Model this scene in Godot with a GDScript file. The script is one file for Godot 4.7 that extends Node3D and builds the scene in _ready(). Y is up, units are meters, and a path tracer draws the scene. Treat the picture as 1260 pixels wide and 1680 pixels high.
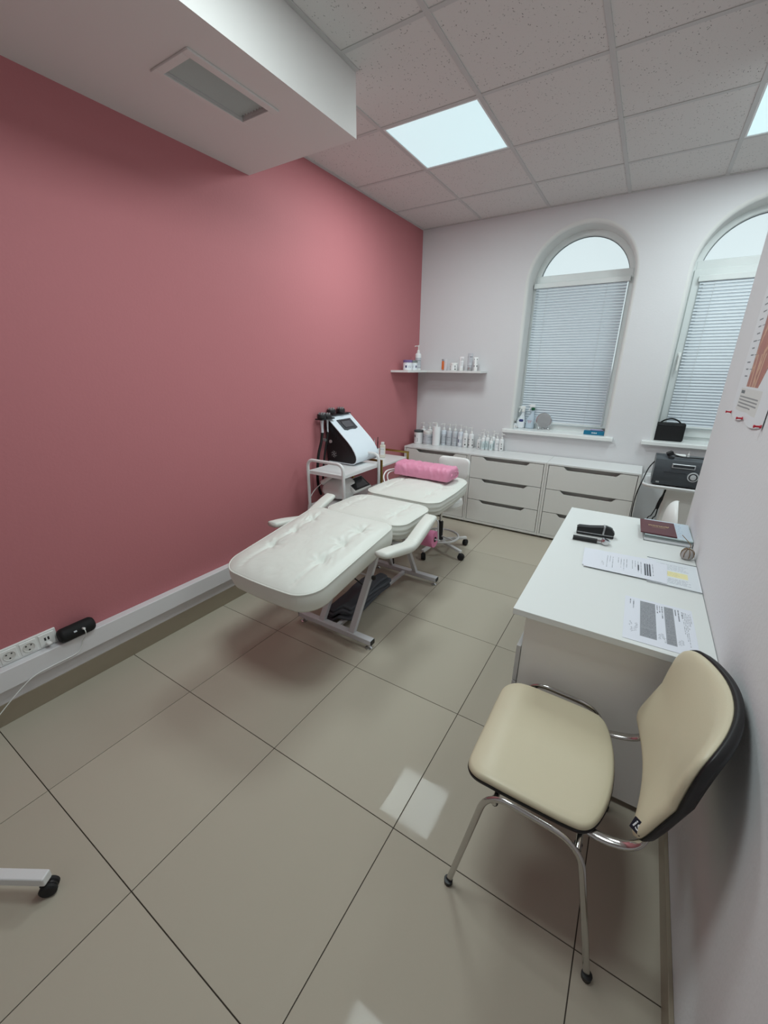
extends Node3D
# A treatment room: x runs from the pink wall into the room, y is up, z runs from the window wall towards the camera. Metres.

const CEIL := 2.861
const ROOM_Z := 5.4          # wall behind the camera
const WALL_X := 2.553        # partition beside the desk
const NOOK_X := 3.75         # side wall of the window nook
const NOOK_Z := 1.43         # where the partition ends

var M := {}                  # materials
var MESH := {}               # shared meshes
var taken := {}
var rng := RandomNumberGenerator.new()


# ------------------------------------------------------------------ mesh building
class MB:
	var V := PackedVector3Array()
	var N := PackedVector3Array()
	var T := PackedVector2Array()
	var xf := Transform3D.IDENTITY

	func vert(p: Vector3, n: Vector3, uv := Vector2.ZERO):
		V.append(xf * p)
		N.append((xf.basis * n).normalized())
		T.append(uv)

	# corners counter-clockwise as seen from outside
	func tri(a: Vector3, b: Vector3, c: Vector3):
		var n := (b - a).cross(c - a).normalized()
		vert(a, n); vert(c, n); vert(b, n)

	func trin(a, b, c, na, nb, nc, ua := Vector2.ZERO, ub := Vector2.ZERO, uc := Vector2.ZERO):
		vert(a, na, ua); vert(c, nc, uc); vert(b, nb, ub)

	func quad(a: Vector3, b: Vector3, c: Vector3, d: Vector3, u0 := Vector2(0, 1), u1 := Vector2(1, 1), u2 := Vector2(1, 0), u3 := Vector2(0, 0)):
		var n := (b - a).cross(c - a).normalized()
		trin(a, b, c, n, n, n, u0, u1, u2)
		trin(a, c, d, n, n, n, u0, u2, u3)

	# box round c with its edges rounded by r
	func box(c: Vector3, s: Vector3, r := 0.0, seg := 1):
		var h := s / 2.0
		r = minf(r, minf(h.x, minf(h.y, h.z)) * 0.98)
		var L := []
		for a in 3:
			var l := []
			if r <= 0.0:
				l = [-h[a], h[a]]
			else:
				for k in seg + 1:
					l.append(-(h[a] - r) - r * tan((1.0 - float(k) / seg) * PI / 4.0))
				for k in seg + 1:
					l.append((h[a] - r) + r * tan(float(k) / seg * PI / 4.0))
			L.append(l)
		for a in 3:
			var u := (a + 1) % 3
			var v := (a + 2) % 3
			for sg in [-1.0, 1.0]:
				var lu: Array = L[u]
				var lv: Array = L[v]
				for i in lu.size() - 1:
					for j in lv.size() - 1:
						var P := []
						var Q := []
						for k in [[i, j], [i + 1, j], [i + 1, j + 1], [i, j + 1]]:
							var p := Vector3.ZERO
							p[a] = sg * h[a]
							p[u] = lu[k[0]]
							p[v] = lv[k[1]]
							var n := Vector3.ZERO
							if r <= 0.0:
								n[a] = sg
							else:
								var inn := Vector3(clampf(p.x, -(h.x - r), h.x - r), clampf(p.y, -(h.y - r), h.y - r), clampf(p.z, -(h.z - r), h.z - r))
								n = (p - inn).normalized()
								p = inn + n * r
							P.append(c + p)
							Q.append(n)
						if sg > 0:
							trin(P[0], P[1], P[2], Q[0], Q[1], Q[2]); trin(P[0], P[2], P[3], Q[0], Q[2], Q[3])
						else:
							trin(P[0], P[2], P[1], Q[0], Q[2], Q[1]); trin(P[0], P[3], P[2], Q[0], Q[3], Q[2])

	# box between two corners
	func span(a: Vector3, b: Vector3, r := 0.0, seg := 1):
		box((a + b) / 2.0, (b - a).abs(), r, seg)

	# square bar from p to q
	func bar(p: Vector3, q: Vector3, w: float, h: float, r := 0.003, up := Vector3.UP):
		var old := xf
		var d := (q - p).normalized()
		if absf(d.dot(up)) > 0.98:
			up = Vector3.RIGHT
		var x := up.cross(d).normalized()
		var y := d.cross(x).normalized()
		xf = old * Transform3D(Basis(x, y, d), (p + q) / 2.0)
		box(Vector3.ZERO, Vector3(w, h, p.distance_to(q)), r, 1)
		xf = old

	# rows of points, smooth; wrap: each row closes on itself. Rows run so that row direction x next-row direction points outside
	func grid(R: Array, wrap := false, uvs := false):
		var nr := R.size()
		var nc: int = R[0].size()
		var NN := []
		for i in nr:
			var row := PackedVector3Array()
			for j in nc:
				var j0 := (j - 1 + nc) % nc if wrap else maxi(j - 1, 0)
				var j1 := (j + 1) % nc if wrap else mini(j + 1, nc - 1)
				var i0 := maxi(i - 1, 0)
				var i1 := mini(i + 1, nr - 1)
				var du: Vector3 = R[i][j1] - R[i][j0]
				var dv: Vector3 = R[i1][j] - R[i0][j]
				if du.length_squared() < 1e-12:
					var ii := 1 if i == 0 else nr - 2
					du = R[ii][j1] - R[ii][j0]
				row.append(du.cross(dv).normalized())
			if wrap and R[i][0].distance_squared_to(R[i][nc / 2]) < 1e-12:
				var mean := Vector3.ZERO
				for v in row:
					mean += v
				mean = mean.normalized()
				for j in nc:
					row[j] = mean
			NN.append(row)
		for i in nr - 1:
			for j in (nc if wrap else nc - 1):
				var k := (j + 1) % nc
				var a: Vector3 = R[i][j]
				var b: Vector3 = R[i][k]
				var c: Vector3 = R[i + 1][k]
				var d: Vector3 = R[i + 1][j]
				var ua := Vector2.ZERO
				var ub := Vector2.ZERO
				var uc := Vector2.ZERO
				var ud := Vector2.ZERO
				if uvs:
					var w := float(nc) if wrap else float(nc - 1)
					ua = Vector2(j / w, 1.0 - float(i) / (nr - 1)); ub = Vector2((j + 1) / w, ua.y)
					ud = Vector2(ua.x, 1.0 - float(i + 1) / (nr - 1)); uc = Vector2(ub.x, ud.y)
				if (a - b).length_squared() > 1e-14:
					trin(a, b, c, NN[i][j], NN[i][k], NN[i + 1][k], ua, ub, uc)
				if (c - d).length_squared() > 1e-14:
					trin(a, c, d, NN[i][j], NN[i + 1][k], NN[i + 1][j], ua, uc, ud)

	# round tube along points; rad: a number or one per point; flat: second radius as a share of the first, across 'up'
	func tube(pts: Array, rad, sides := 8, caps := true, closed := false, flat := 1.0, up := Vector3.ZERO):
		var n := pts.size()
		var R := []
		var nrm := Vector3.ZERO
		for i in n:
			var t: Vector3
			if closed:
				t = (pts[(i + 1) % n] - pts[(i - 1 + n) % n]).normalized()
			else:
				t = (pts[mini(i + 1, n - 1)] - pts[maxi(i - 1, 0)]).normalized()
			if up != Vector3.ZERO:
				nrm = (up - t * up.dot(t)).normalized()
			elif i == 0:
				nrm = t.cross(Vector3.UP if absf(t.y) < 0.9 else Vector3.RIGHT).normalized()
			else:
				nrm = (nrm - t * nrm.dot(t)).normalized()
			var bi := t.cross(nrm)
			var r: float = rad if not (rad is Array) else rad[i]
			var row := PackedVector3Array()
			for k in sides:
				var a := TAU * k / sides
				row.append(pts[i] + (bi * cos(a) + nrm * (sin(a) * flat)) * -r)
			R.append(row)
		if closed:
			R.append(R[0])
		# orientation: row direction x path direction must point outwards
		var o: Vector3 = R[0][0] - pts[0]
		var du: Vector3 = R[0][1] - R[0][sides - 1]
		var dv: Vector3 = (pts[1] - pts[0])
		if du.cross(dv).dot(o) < 0:
			for i in R.size():
				var w: PackedVector3Array = R[i].duplicate()
				w.reverse()
				R[i] = w
		grid(R, true)
		if caps and not closed:
			for e in [[R[0], pts[0], pts[0] - pts[1]], [R[n - 1], pts[n - 1], pts[n - 1] - pts[n - 2]]]:
				var row: PackedVector3Array = e[0]
				var out: Vector3 = e[2].normalized()
				for k in sides:
					var a: Vector3 = row[k]
					var b: Vector3 = row[(k + 1) % sides]
					if (b - a).cross(e[1] - a).dot(out) > 0:
						trin(a, b, e[1], out, out, out)
					else:
						trin(b, a, e[1], out, out, out)

	# profile of (radius, height), from the bottom up, turned round the y axis at c; corners sharper than 35 degrees stay sharp
	func lathe(prof: Array, c := Vector3.ZERO, segs := 16, sx := 1.0, sz := 1.0, uvs := false):
		var n := prof.size()
		var nn := []
		for i in n - 1:
			var d: Vector2 = prof[i + 1] - prof[i]
			nn.append(Vector2(d.y, -d.x).normalized())
		for i in n - 1:
			var n0: Vector2 = nn[i]
			var n1: Vector2 = nn[i]
			if i > 0 and nn[i - 1].dot(nn[i]) > 0.82:
				n0 = (nn[i - 1] + nn[i]).normalized()
			if i < n - 2 and nn[i + 1].dot(nn[i]) > 0.82:
				n1 = (nn[i + 1] + nn[i]).normalized()
			for k in segs:
				var a0 := TAU * k / segs
				var a1 := TAU * (k + 1) / segs
				var d0 := Vector3(cos(a0), 0, -sin(a0))
				var d1 := Vector3(cos(a1), 0, -sin(a1))
				var P := func(d: Vector3, q: Vector2) -> Vector3: return c + Vector3(d.x * q.x * sx, q.y, d.z * q.x * sz)
				var Q := func(d: Vector3, q: Vector2) -> Vector3: return Vector3(d.x * q.x / sx, q.y, d.z * q.x / sz).normalized()
				var a: Vector3 = P.call(d0, prof[i])
				var b: Vector3 = P.call(d1, prof[i])
				var e: Vector3 = P.call(d1, prof[i + 1])
				var f: Vector3 = P.call(d0, prof[i + 1])
				var u0 := Vector2(float(k) / segs, 1.0 - float(i) / (n - 1))
				var u1 := Vector2(float(k + 1) / segs, u0.y)
				var u2 := Vector2(u1.x, 1.0 - float(i + 1) / (n - 1))
				var u3 := Vector2(u0.x, u2.y)
				if prof[i].x > 1e-5:
					trin(a, b, e, Q.call(d0, n0), Q.call(d1, n0), Q.call(d1, n1), u0, u1, u2)
				if prof[i + 1].x > 1e-5:
					trin(a, e, f, Q.call(d0, n0), Q.call(d1, n1), Q.call(d0, n1), u0, u2, u3)

	# flat polygon (counter-clockwise in x, y) pushed from z0 to z1; round_ smooths the rim where it turns gently
	func prism(poly: PackedVector2Array, z0: float, z1: float, back := true):
		var idx := Geometry2D.triangulate_polygon(poly)
		for i in range(0, idx.size(), 3):
			var a := poly[idx[i]]
			var b := poly[idx[i + 1]]
			var c := poly[idx[i + 2]]
			if (b - a).cross(c - a) < 0:
				var t := b
				b = c
				c = t
			tri(Vector3(a.x, a.y, z1), Vector3(b.x, b.y, z1), Vector3(c.x, c.y, z1))
			if back:
				tri(Vector3(a.x, a.y, z0), Vector3(c.x, c.y, z0), Vector3(b.x, b.y, z0))
		var n := poly.size()
		for i in n:
			var a := poly[i]
			var b := poly[(i + 1) % n]
			var e := (b - a).normalized()
			var n0 := Vector2(e.y, -e.x)
			var na := n0
			var nb := n0
			var p := (a - poly[(i - 1 + n) % n]).normalized()
			var q := (poly[(i + 2) % n] - b).normalized()
			if p.dot(e) > 0.85:
				na = (n0 + Vector2(p.y, -p.x)).normalized()
			if q.dot(e) > 0.85:
				nb = (n0 + Vector2(q.y, -q.x)).normalized()
			var A := Vector3(na.x, na.y, 0)
			var B := Vector3(nb.x, nb.y, 0)
			trin(Vector3(a.x, a.y, z0), Vector3(b.x, b.y, z0), Vector3(b.x, b.y, z1), A, B, B)
			trin(Vector3(a.x, a.y, z0), Vector3(b.x, b.y, z1), Vector3(a.x, a.y, z1), A, B, A)

	# upholstered pad over a star-shaped outline (x, z). prof: (inset, height) from the lower edge round to the top edge; top: Callable(x, z, distance from rim) -> height; warp: Callable(point) -> point
	func pad(outline: PackedVector2Array, prof: Array, rings: int, top: Callable, warp = null, bottom := true):
		var n := outline.size()
		var R := []
		var last: Vector2 = prof[prof.size() - 1]
		if bottom:
			R.append([0.0, prof[0].y, true])
		for p in prof:
			R.append([p.x, p.y, false])
		var rows := []
		for q in R:
			var row := PackedVector3Array()
			for j in n:
				var o := outline[j]
				var l := o.length()
				var s: float = 0.0 if q[2] else 1.0 - q[0] / l
				row.append(Vector3(o.x * s, q[1], o.y * s))
			rows.append(row)
		for k in range(1, rings + 1):
			var row := PackedVector3Array()
			for j in n:
				var o := outline[j]
				var l := o.length()
				var s0 := 1.0 - last.x / l
				var s := s0 * (1.0 - float(k) / rings)
				var dist := (s0 - s) * l if k < rings else outline[0].length()
				row.append(Vector3(o.x * s, top.call(o.x * s, o.y * s, dist) + last.y, o.y * s))
			rows.append(row)
		for row in rows.size():
			var w: PackedVector3Array = rows[row]
			if warp != null:
				for j in n:
					w[j] = warp.call(w[j])
			w.reverse()
			rows[row] = w
		grid(rows, true)

	func mesh() -> ArrayMesh:
		var A := []
		A.resize(Mesh.ARRAY_MAX)
		A[Mesh.ARRAY_VERTEX] = V
		A[Mesh.ARRAY_NORMAL] = N
		A[Mesh.ARRAY_TEX_UV] = T
		var m := ArrayMesh.new()
		m.add_surface_from_arrays(Mesh.PRIMITIVE_TRIANGLES, A)
		return m


func mb() -> MB:
	return MB.new()


# ------------------------------------------------------------------ curves
func fillet(P: Array, r: float, n := 5) -> Array:
	var out := [P[0]]
	for i in range(1, P.size() - 1):
		var a: Vector3 = P[i] - P[i - 1]
		var b: Vector3 = P[i + 1] - P[i]
		var k := minf(r, minf(a.length(), b.length()) * 0.49)
		var p0: Vector3 = P[i] - a.normalized() * k
		var p2: Vector3 = P[i] + b.normalized() * k
		for j in n + 1:
			var t := float(j) / n
			out.append(p0.lerp(P[i], t).lerp(P[i].lerp(p2, t), t))
	out.append(P[P.size() - 1])
	return out


func smooth(P: Array, n := 6) -> Array:
	var out := []
	for i in P.size() - 1:
		var a: Vector3 = P[maxi(i - 1, 0)]
		var b: Vector3 = P[i]
		var c: Vector3 = P[i + 1]
		var d: Vector3 = P[mini(i + 2, P.size() - 1)]
		for j in n:
			out.append(b.cubic_interpolate(c, a, d, float(j) / n))
	out.append(P[P.size() - 1])
	return out


# rounded rectangle x0..x1, y0..y1, counter-clockwise; radii for the corners (x0,y0), (x1,y0), (x1,y1), (x0,y1)
func round_rect(x0: float, x1: float, y0: float, y1: float, r: Array, n := 8, edge := 1) -> PackedVector2Array:
	var out := PackedVector2Array()
	var C := [[x0, y0, 1, 1, PI], [x1, y0, -1, 1, 1.5 * PI], [x1, y1, -1, -1, 0.0], [x0, y1, 1, -1, 0.5 * PI]]
	for i in 4:
		var q: Array = C[i]
		var c := Vector2(q[0] + q[2] * r[i], q[1] + q[3] * r[i])
		for k in n + 1:
			var a: float = q[4] + PI / 2 * k / n
			out.append(c + Vector2(cos(a), sin(a)) * r[i])
		if edge > 1:
			var w: Array = C[(i + 1) % 4]
			var c2 := Vector2(w[0] + w[2] * r[(i + 1) % 4], w[1] + w[3] * r[(i + 1) % 4])
			var from := out[out.size() - 1]
			var to: Vector2 = c2 + Vector2(cos(w[4]), sin(w[4])) * r[(i + 1) % 4]
			for k in range(1, edge):
				out.append(from.lerp(to, float(k) / edge))
	return out


# ------------------------------------------------------------------ nodes
func numbered(parent: Node, called: String) -> String:
	var key := "%d/%s" % [parent.get_instance_id(), called]
	var n: int = taken.get(key, -1) + 1
	taken[key] = n
	return called if n == 0 else "%s_%03d" % [called, n]


func inst(mesh: Mesh, called: String, m: Material, parent: Node) -> MeshInstance3D:
	var o := MeshInstance3D.new()
	o.mesh = mesh
	o.material_override = m
	o.name = numbered(parent, called)
	o.cast_shadow = GeometryInstance3D.SHADOW_CASTING_SETTING_ON
	parent.add_child(o, true)
	return o


func part(b: MB, called: String, m: Material, parent: Node) -> MeshInstance3D:
	return inst(b.mesh(), called, m, parent)


func thing(called: String, label: String, category: String, at := Vector3.ZERO, turn := 0.0, group := "") -> Node3D:
	var o := Node3D.new()
	o.name = numbered(self, called)
	add_child(o, true)
	o.position = at
	o.rotation.y = turn
	o.set_meta("label", label)
	o.set_meta("category", category)
	if group:
		o.set_meta("group", group)
	return o


func struct(called: String, b: MB, m: Material) -> MeshInstance3D:
	var o := part(b, called, m, self)
	o.set_meta("kind", "structure")
	return o


func lay(at: Vector3, turn := 0.0) -> Transform3D:
	return Transform3D(Basis(Vector3.UP, turn), at)


func text(t: String, size: float, m: Material, parent: Node, where: Transform3D, called := "lettering", bold := false) -> MeshInstance3D:
	var f := SystemFont.new()
	f.font_names = PackedStringArray(["Droid Sans"])
	if bold:
		f.font_weight = 700
	var tm := TextMesh.new()
	tm.text = t
	tm.font = f
	tm.font_size = 48
	tm.pixel_size = size / 48.0
	tm.depth = 0.0006
	var o := inst(tm, called, m, parent)
	o.transform = where
	return o


# ------------------------------------------------------------------ materials
func mat(called: String, c: Color, rough := 0.5, metal := 0.0, spec := 0.5) -> StandardMaterial3D:
	var m := StandardMaterial3D.new()
	m.resource_name = called
	m.albedo_color = c
	m.roughness = rough
	m.metallic = metal
	m.metallic_specular = spec
	M[called] = m
	return m


func rgb(r: int, g: int, b: int) -> Color:
	return Color(r / 255.0, g / 255.0, b / 255.0)


func noise_tex(freq: float, size: int, seed_: int, ramp: Array, normal := false, strength := 2.0) -> NoiseTexture2D:
	var f := FastNoiseLite.new()
	f.seed = seed_
	f.frequency = freq
	f.fractal_octaves = 4
	var t := NoiseTexture2D.new()
	t.width = size
	t.height = size
	t.seamless = true
	t.noise = f
	if normal:
		t.as_normal_map = true
		t.bump_strength = strength
	elif ramp.size():
		var g := Gradient.new()
		g.offsets = PackedFloat32Array([0.25, 0.75])
		g.colors = PackedColorArray(ramp)
		t.color_ramp = g
	return t


func grain(m: StandardMaterial3D, freq: float, seed_: int, scale: float, strength: float, amount := 0.5):
	m.normal_enabled = true
	m.normal_texture = noise_tex(freq, 256, seed_, [], true, strength)
	m.normal_scale = amount
	m.uv1_triplanar = true
	m.uv1_world_triplanar = true
	m.uv1_scale = Vector3.ONE * scale


func img_tex(im: Image) -> ImageTexture:
	im.generate_mipmaps()
	return ImageTexture.create_from_image(im)


func printed(called: String, im: Image, rough := 0.6) -> StandardMaterial3D:
	var m := mat(called, Color.WHITE, rough)
	m.albedo_texture = img_tex(im)
	return m


func blank(w: int, h: int, c: Color) -> Image:
	var im := Image.create(w, h, false, Image.FORMAT_RGBA8)
	im.fill(c)
	return im


# rows of dashes like lines of small print inside a rectangle
func print_rows(im: Image, x: int, y: int, w: int, h: int, step: int, thick: int, c: Color, ragged := 0.25):
	var yy := y
	while yy + thick <= y + h:
		var end := x + int(w * (1.0 - rng.randf() * ragged))
		var xx := x
		while xx < end:
			var l := mini(rng.randi_range(thick * 2, thick * 7), end - xx)
			im.fill_rect(Rect2i(xx, yy, maxi(l, 1), thick), c)
			xx += l + maxi(thick, 1)
		yy += step


# ------------------------------------------------------------------ the scene
func _ready():
	rng.seed = 7
	view_and_light()
	materials()
	room()
	windows()
	lamps()
	vent()
	bed()
	bed_things()
	cabinets()
	shelf()
	bottles()
	sill_things()
	stool()
	trolley()
	gold_cart()
	desk()
	desk_things()
	visitor_chair()
	nook()
	poster()
	trunking_things()
	rolling_stand()


const PANEL_LIGHT := 2.15
const PANEL_COLOR := Color(0.93, 0.99, 0.99)

func view_and_light():
	var cam := Camera3D.new()
	cam.name = "camera"
	cam.fov = rad_to_deg(2.0 * atan(840.0 / 661.8))
	cam.near = 0.05
	cam.position = Vector3(2.2134, 1.5556, 4.2613)
	cam.rotation = Vector3(-0.34356, 0.55591, 0.009576)
	add_child(cam)
	cam.current = true
	var e := Environment.new()
	e.background_mode = Environment.BG_SKY
	var sky := Sky.new()
	var sm := ProceduralSkyMaterial.new()
	sm.sky_top_color = Color(0.86, 0.925, 0.94)
	sm.sky_horizon_color = Color(0.89, 0.95, 0.96)
	sm.ground_bottom_color = Color(0.55, 0.57, 0.58)
	sm.ground_horizon_color = Color(0.62, 0.64, 0.65)
	sm.energy_multiplier = 1.02
	sky.sky_material = sm
	e.sky = sky
	e.tonemap_mode = Environment.TONE_MAPPER_LINEAR
	e.tonemap_exposure = 1.0
	e.sdfgi_enabled = true
	e.ssao_enabled = true
	e.ssil_enabled = true
	var w := WorldEnvironment.new()
	w.name = "environment"
	w.environment = e
	add_child(w)


const LAMPS := [[0.612, 1.166], [2.412, 0.566], [1.212, 2.966]]   # low x, low z of each ceiling panel

func lamps():
	var names := ["square ceiling light panel set in the second tile out from the pink wall",
		"square ceiling light panel above the nook with the black case",
		"square ceiling light panel over the floor before the desk chair"]
	for i in LAMPS.size():
		var c := Vector3(LAMPS[i][0] + 0.3, CEIL, LAMPS[i][1] + 0.3)
		var t := thing("ceiling_light", names[i], "light", c, 0.0, "square light panels in the ceiling")
		var b := mb()
		for s in [-1.0, 1.0]:
			b.box(Vector3(s * 0.2835, 0.006, 0), Vector3(0.011, 0.012, 0.578), 0.002)
			b.box(Vector3(0, 0.006, s * 0.2835), Vector3(0.556, 0.012, 0.011), 0.002)
		part(b, "frame", M.white_metal, t)
		b = mb()
		b.box(Vector3(0, 0.008, 0), Vector3(0.556, 0.006, 0.556))
		part(b, "light_diffuser", M.diffuser, t)
		var l := AreaLight3D.new()
		l.name = "panel_light"
		l.area_size = Vector2(0.55, 0.55)
		l.light_energy = PANEL_LIGHT * (0.75 if i == 1 else 1.0)
		l.light_color = PANEL_COLOR
		l.shadow_enabled = true
		l.area_range = 12.0
		t.add_child(l)
		l.position = Vector3(0, -0.004, 0)
		l.rotation = Vector3(-PI / 2, 0, 0)


func materials():
	var m := mat("pink_paint", rgb(189, 119, 124), 0.62, 0.0, 0.35)
	grain(m, 0.05, 3, 4.0, 3.0, 0.12)
	m = mat("white_paint", rgb(223, 222, 224), 0.7, 0.0, 0.3)
	grain(m, 0.05, 4, 4.0, 3.0, 0.12)
	m = mat("reveal_paint", rgb(224, 224, 222), 0.6, 0.0, 0.3)
	mat("soffit_paint", rgb(222, 219, 217), 0.75, 0.0, 0.3)
	mat("ceiling_bar", rgb(196, 194, 193), 0.55, 0.0, 0.3)
	mat("grout", rgb(70, 62, 55), 0.9)
	for i in 3:
		var k: float = [1.0, 0.985, 1.012][i]
		m = mat("floor_tile_%d" % i, Color(0.72 * k, 0.685 * k, 0.625 * k), 0.13, 0.0, 0.2)
		m.roughness_texture = noise_tex(0.02, 256, 20 + i, [Color(0.35, 0.35, 0.35), Color(1, 1, 1)])
		m.roughness_texture_channel = BaseMaterial3D.TEXTURE_CHANNEL_RED
		m.uv1_triplanar = true
		m.uv1_world_triplanar = true
		m.uv1_scale = Vector3.ONE * (1.3 + 0.17 * i)
		M["floor_tile_%d" % i].roughness = 0.075
	mat("skirting_tile", rgb(150, 138, 120), 0.3)
	# mineral ceiling board: off-white with short dark fissures and pinholes
	var im := blank(512, 512, rgb(214, 210, 208))
	for k in 520:
		var x := rng.randi_range(4, 505)
		var y := rng.randi_range(4, 505)
		var l := rng.randi_range(2, 8)
		var a := rng.randf_range(0.9, 2.1) if rng.randf() < 0.8 else rng.randf() * PI
		var d := rng.randf_range(0.32, 0.66)
		for s in l:
			var px := clampi(int(x + cos(a) * s + (rng.randf() - 0.5)), 0, 511)
			var py := clampi(int(y + sin(a) * s), 0, 511)
			im.set_pixel(px, py, Color(d, d * 0.98, d * 0.96))
			if l > 5 and px < 511:
				im.set_pixel(px + 1, py, Color(d + 0.1, d + 0.09, d + 0.08))
	for k in 900:
		var d := rng.randf_range(0.62, 0.78)
		im.set_pixel(rng.randi_range(0, 511), rng.randi_range(0, 511), Color(d, d, d))
	var tex := img_tex(im)
	for i in 3:
		m = mat("ceiling_board_%d" % i, Color.WHITE, 0.95, 0.0, 0.2)
		m.albedo_texture = tex
		m.uv1_offset = Vector3(0.37 * i, 0.61 * i, 0)
	m = mat("diffuser", rgb(225, 240, 242), 0.5)
	m.emission_enabled = true
	m.emission = Color(0.84, 0.975, 1.0)
	m.emission_energy_multiplier = 0.63
	mat("white_metal", rgb(226, 226, 226), 0.35)
	mat("white_plastic", rgb(236, 236, 234), 0.35)
	mat("trunking", rgb(224, 222, 224), 0.38)
	mat("window_plastic", rgb(226, 230, 229), 0.3)
	mat("sill_board", rgb(238, 240, 239), 0.25)
	mat("seal", rgb(96, 102, 106), 0.6)
	m = mat("frosted_glass", Color(0.93, 0.97, 0.98, 0.06), 1.0)
	m.transparency = BaseMaterial3D.TRANSPARENCY_ALPHA
	m = mat("clear_glass", Color(0.93, 0.97, 0.97, 0.08), 0.02)
	m.transparency = BaseMaterial3D.TRANSPARENCY_ALPHA
	m = mat("blind_slat", rgb(206, 212, 218), 0.35)
	m.backlight_enabled = true
	m.backlight = Color(0.36, 0.40, 0.43)
	m.cull_mode = BaseMaterial3D.CULL_DISABLED
	mat("cord", rgb(205, 208, 210), 0.7)
	mat("vent_metal", rgb(176, 176, 174), 0.42, 0.3)
	m = mat("vinyl_white", rgb(226, 228, 221), 0.42, 0.0, 0.4)
	grain(m, 0.08, 9, 9.0, 3.0, 0.10)
	mat("frame_steel", rgb(206, 205, 208), 0.35)
	mat("chrome", rgb(214, 214, 216), 0.12, 1.0)
	mat("chair_chrome", rgb(196, 194, 192), 0.14, 1.0)
	mat("black_plastic", rgb(24, 24, 26), 0.45)
	mat("black_soft", rgb(11, 11, 13), 0.75)
	mat("rubber", rgb(30, 30, 32), 0.75)
	m = mat("cream_vinyl", rgb(211, 201, 174), 0.4, 0.0, 0.45)
	grain(m, 0.1, 12, 10.0, 3.0, 0.08)
	mat("cabinet", rgb(227, 226, 222), 0.42)
	mat("cabinet_top", rgb(230, 231, 230), 0.32)
	mat("desk_white", rgb(228, 231, 229), 0.3)
	mat("desk_panel", rgb(236, 234, 230), 0.45)
	mat("desk_edge", rgb(196, 196, 195), 0.4)
	mat("gold", rgb(172, 148, 82), 0.32, 1.0)
	mat("paper", rgb(236, 238, 242), 0.7)
	mat("dark_glass", rgb(28, 30, 33), 0.12)
	mat("screen_grey", rgb(86, 87, 92), 0.22)
	mat("device_grey", rgb(62, 66, 71), 0.36)
	mat("device_dark", rgb(36, 38, 42), 0.4)
	mat("silver", rgb(190, 192, 194), 0.28, 0.85)
	mat("pink_cloth", rgb(228, 150, 180), 0.5)
	grain(M.pink_cloth, 0.05, 15, 14.0, 6.0, 0.5)
	mat("pink_roll", rgb(224, 134, 172), 0.7)
	m = mat("towel", rgb(146, 150, 158), 1.0, 0.0, 0.1)
	m.albedo_texture = noise_tex(0.16, 256, 31, [Color(0.34, 0.34, 0.35), Color(1, 1, 1)])
	grain(m, 0.22, 33, 9.0, 8.0, 1.0)
	mat("glass_mirror", rgb(205, 203, 203), 0.06, 1.0)


# ------------------------------------------------------------------ shell of the room
func room():
	floor_()
	ceiling_()
	var b := mb()
	b.span(Vector3(-0.2, -0.3, -0.4), Vector3(0, 3.1, ROOM_Z + 0.2))
	struct("wall_left", b, M.pink_paint)
	b = mb()
	b.span(Vector3(WALL_X, -0.3, NOOK_Z), Vector3(WALL_X + 0.2, 3.1, ROOM_Z + 0.2), 0.004)
	struct("wall_right", b, M.white_paint)
	b = mb()
	b.span(Vector3(WALL_X + 0.2, -0.3, NOOK_Z), Vector3(NOOK_X + 0.2, 3.1, NOOK_Z + 0.2))
	struct("wall_nook", b, M.white_paint)
	b = mb()
	b.span(Vector3(NOOK_X, -0.3, -0.4), Vector3(NOOK_X + 0.2, 3.1, NOOK_Z + 0.2))
	struct("wall_side", b, M.white_paint)
	b = mb()
	b.span(Vector3(-0.2, -0.3, ROOM_Z), Vector3(WALL_X + 0.2, 3.1, ROOM_Z + 0.2))
	struct("wall_front", b, M.white_paint)
	# boxed-in duct under the ceiling along the pink wall, open where the vent sits
	b = mb()
	var y0 := 2.61
	var x1 := 0.775
	var z0 := 2.235
	b.span(Vector3(0, y0, z0), Vector3(x1, 3.0, 2.634))
	b.span(Vector3(0, y0, 3.006), Vector3(x1, 3.0, ROOM_Z))
	b.span(Vector3(0, y0, 2.634), Vector3(0.425, 3.0, 3.006))
	b.span(Vector3(0.589, y0, 2.634), Vector3(x1, 3.0, 3.006))
	b.span(Vector3(0.425, 2.75, 2.634), Vector3(0.589, 3.0, 3.006))
	struct("ceiling_soffit", b, M.soffit_paint)
	b = mb()
	b.span(Vector3(0, 0, 0), Vector3(0.012, 0.105, ROOM_Z), 0.002)
	struct("baseboard_left", b, M.skirting_tile)
	b = mb()
	b.span(Vector3(WALL_X - 0.012, 0, NOOK_Z), Vector3(WALL_X, 0.075, ROOM_Z), 0.002)
	struct("baseboard_right", b, M.skirting_tile)
	b = mb()
	b.span(Vector3(0, 0.105, 0), Vector3(0.008, 0.19, ROOM_Z))
	struct("trim_1", b, M.trunking)
	b = mb()
	b.span(Vector3(0, 0.187, 0), Vector3(0.05, 0.285, ROOM_Z), 0.004, 2)
	struct("trim_2", b, M.trunking)


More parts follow.
